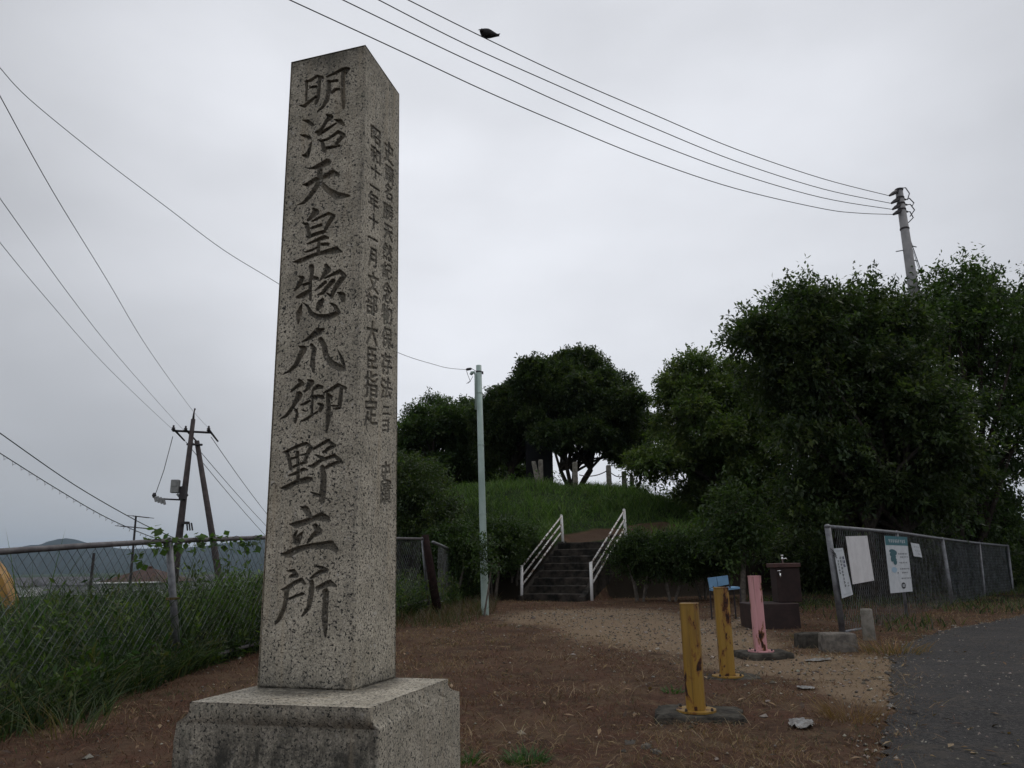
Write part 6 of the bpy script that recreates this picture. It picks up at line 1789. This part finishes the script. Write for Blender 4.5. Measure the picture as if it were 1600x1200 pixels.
m.add(vs, [(i * 4 + k, i * 4 + (k + 1) % 4, i * 4 + 4 + (k + 1) % 4, i * 4 + 4 + k) for i in range(len(cen_) - 1) for k in range(4)] + [(0, 1, 2, 3), tuple(range(len(vs) - 4, len(vs)))]); m.build('boom', M_dig, root)
m = MB(); q = dp_(20, 985); m.lathe(q + np.array([0, -.5, -.3]), [(.0, 0), (.45, .02), (.5, .5), (.5, .9), (0, .92)], 12, axis=(0, 1, 0)); m.build('bucket', M_iron, root)
bz = zg + .55
m = MB(); m.box((c[0] - .4, Yd, zg + 1.45), (2.6, 2.2, 1.1), 0, .08); m.build('body', M_dig, root)
m = MB(); m.box((c[0] + .4, Yd - .6, zg + 2.5), (1.2, 1.0, 1.2), 0, .06); m.build('cab', M_iron, root)
for s in (-1, 1):
    m = MB(); m.box((c[0] - .3, Yd + s * .95, zg + .4), (3.2, .5, .8), 0, .12); m.build('track', M_iron, root)

# shed with mossy roof
Ys = 19.3
a, b_ = P(668, 842, Ys), P(716, 842, Ys); zg = float(ground_z((a[0] + b_[0]) / 2, Ys))
root = empty('small_shed', ((a[0] + b_[0]) / 2, Ys + .5, zg), 'small grey shed with mossy pale roof, left of the mint green pole', 'shed')
ze = P(690, 818, Ys)[2]; x0, x1 = P(672, 830, Ys)[0], P(712, 830, Ys)[0]
m = MB(); m.box(((x0 + x1) / 2, Ys + .6, (zg + ze) / 2), (x1 - x0, 1.1, ze - zg + .0)); m.build('wall', simple('shed_wall', (.22, .20, .18), (.12, .11, .1), .9, 0, 6), root)
xr0, xr1 = P(655, 812, Ys)[0], P(719, 812, Ys)[0]; zr = P(680, 792, Ys + .6)[2]
m = MB(); m.add([(xr0, Ys - .2, ze), (xr1, Ys - .2, ze), (xr1, Ys + 1.4, ze), (xr0, Ys + 1.4, ze), (xr0 + .3, Ys + .6, zr), (xr1 - .55, Ys + .6, zr)], [(0, 1, 5, 4), (1, 2, 5), (2, 3, 4, 5), (3, 0, 4), (0, 3, 2, 1)])
m.build('roof', simple('mossy_roof', (.17, .20, .09), (.24, .23, .19), .95, 0, 6, .1, .4, .02), root)
m = MB(); m.box((x1 - .05, Ys - .02, (zg + ze) / 2), (.12, .12, ze - zg)); m.build('corner_post', M_stonepost, root)
m = MB(); m.box(((x0 + x1) / 2, Ys + .03, zg + .45), (.45, .04, .9)); m.build('door', M_iron, root)

# ------------------------------------------------------------------ air
me = bpy.data.meshes.new('haze')
hx, hy0, hy1, hz0, hz1 = 9500, -2700, 9600, -12.0, 330.0
vs = [(-hx, hy0, hz0), (hx, hy0, hz0), (hx, hy1, hz0), (-hx, hy1, hz0), (-hx, hy0, hz1), (hx, hy0, hz1), (hx, hy1, hz1), (-hx, hy1, hz1)]
me.from_pydata(vs, [], [(0, 3, 2, 1), (4, 5, 6, 7), (0, 1, 5, 4), (1, 2, 6, 5), (2, 3, 7, 6), (3, 0, 4, 7)])
hm = bpy.data.materials.new('haze'); hm.use_nodes = True; hm.node_tree.nodes.clear()
ho = hm.node_tree.nodes.new('ShaderNodeOutputMaterial'); pv = hm.node_tree.nodes.new('ShaderNodeVolumePrincipled')
pv.inputs['Density'].default_value = HAZE
pv.inputs['Color'].default_value = (0.62, 0.78, 0.97, 1)
pv.inputs['Anisotropy'].default_value = 0.2
hm.node_tree.links.new(pv.outputs[0], ho.inputs['Volume'])
me.materials.append(hm)
tag(link('haze', me), kind='stuff')
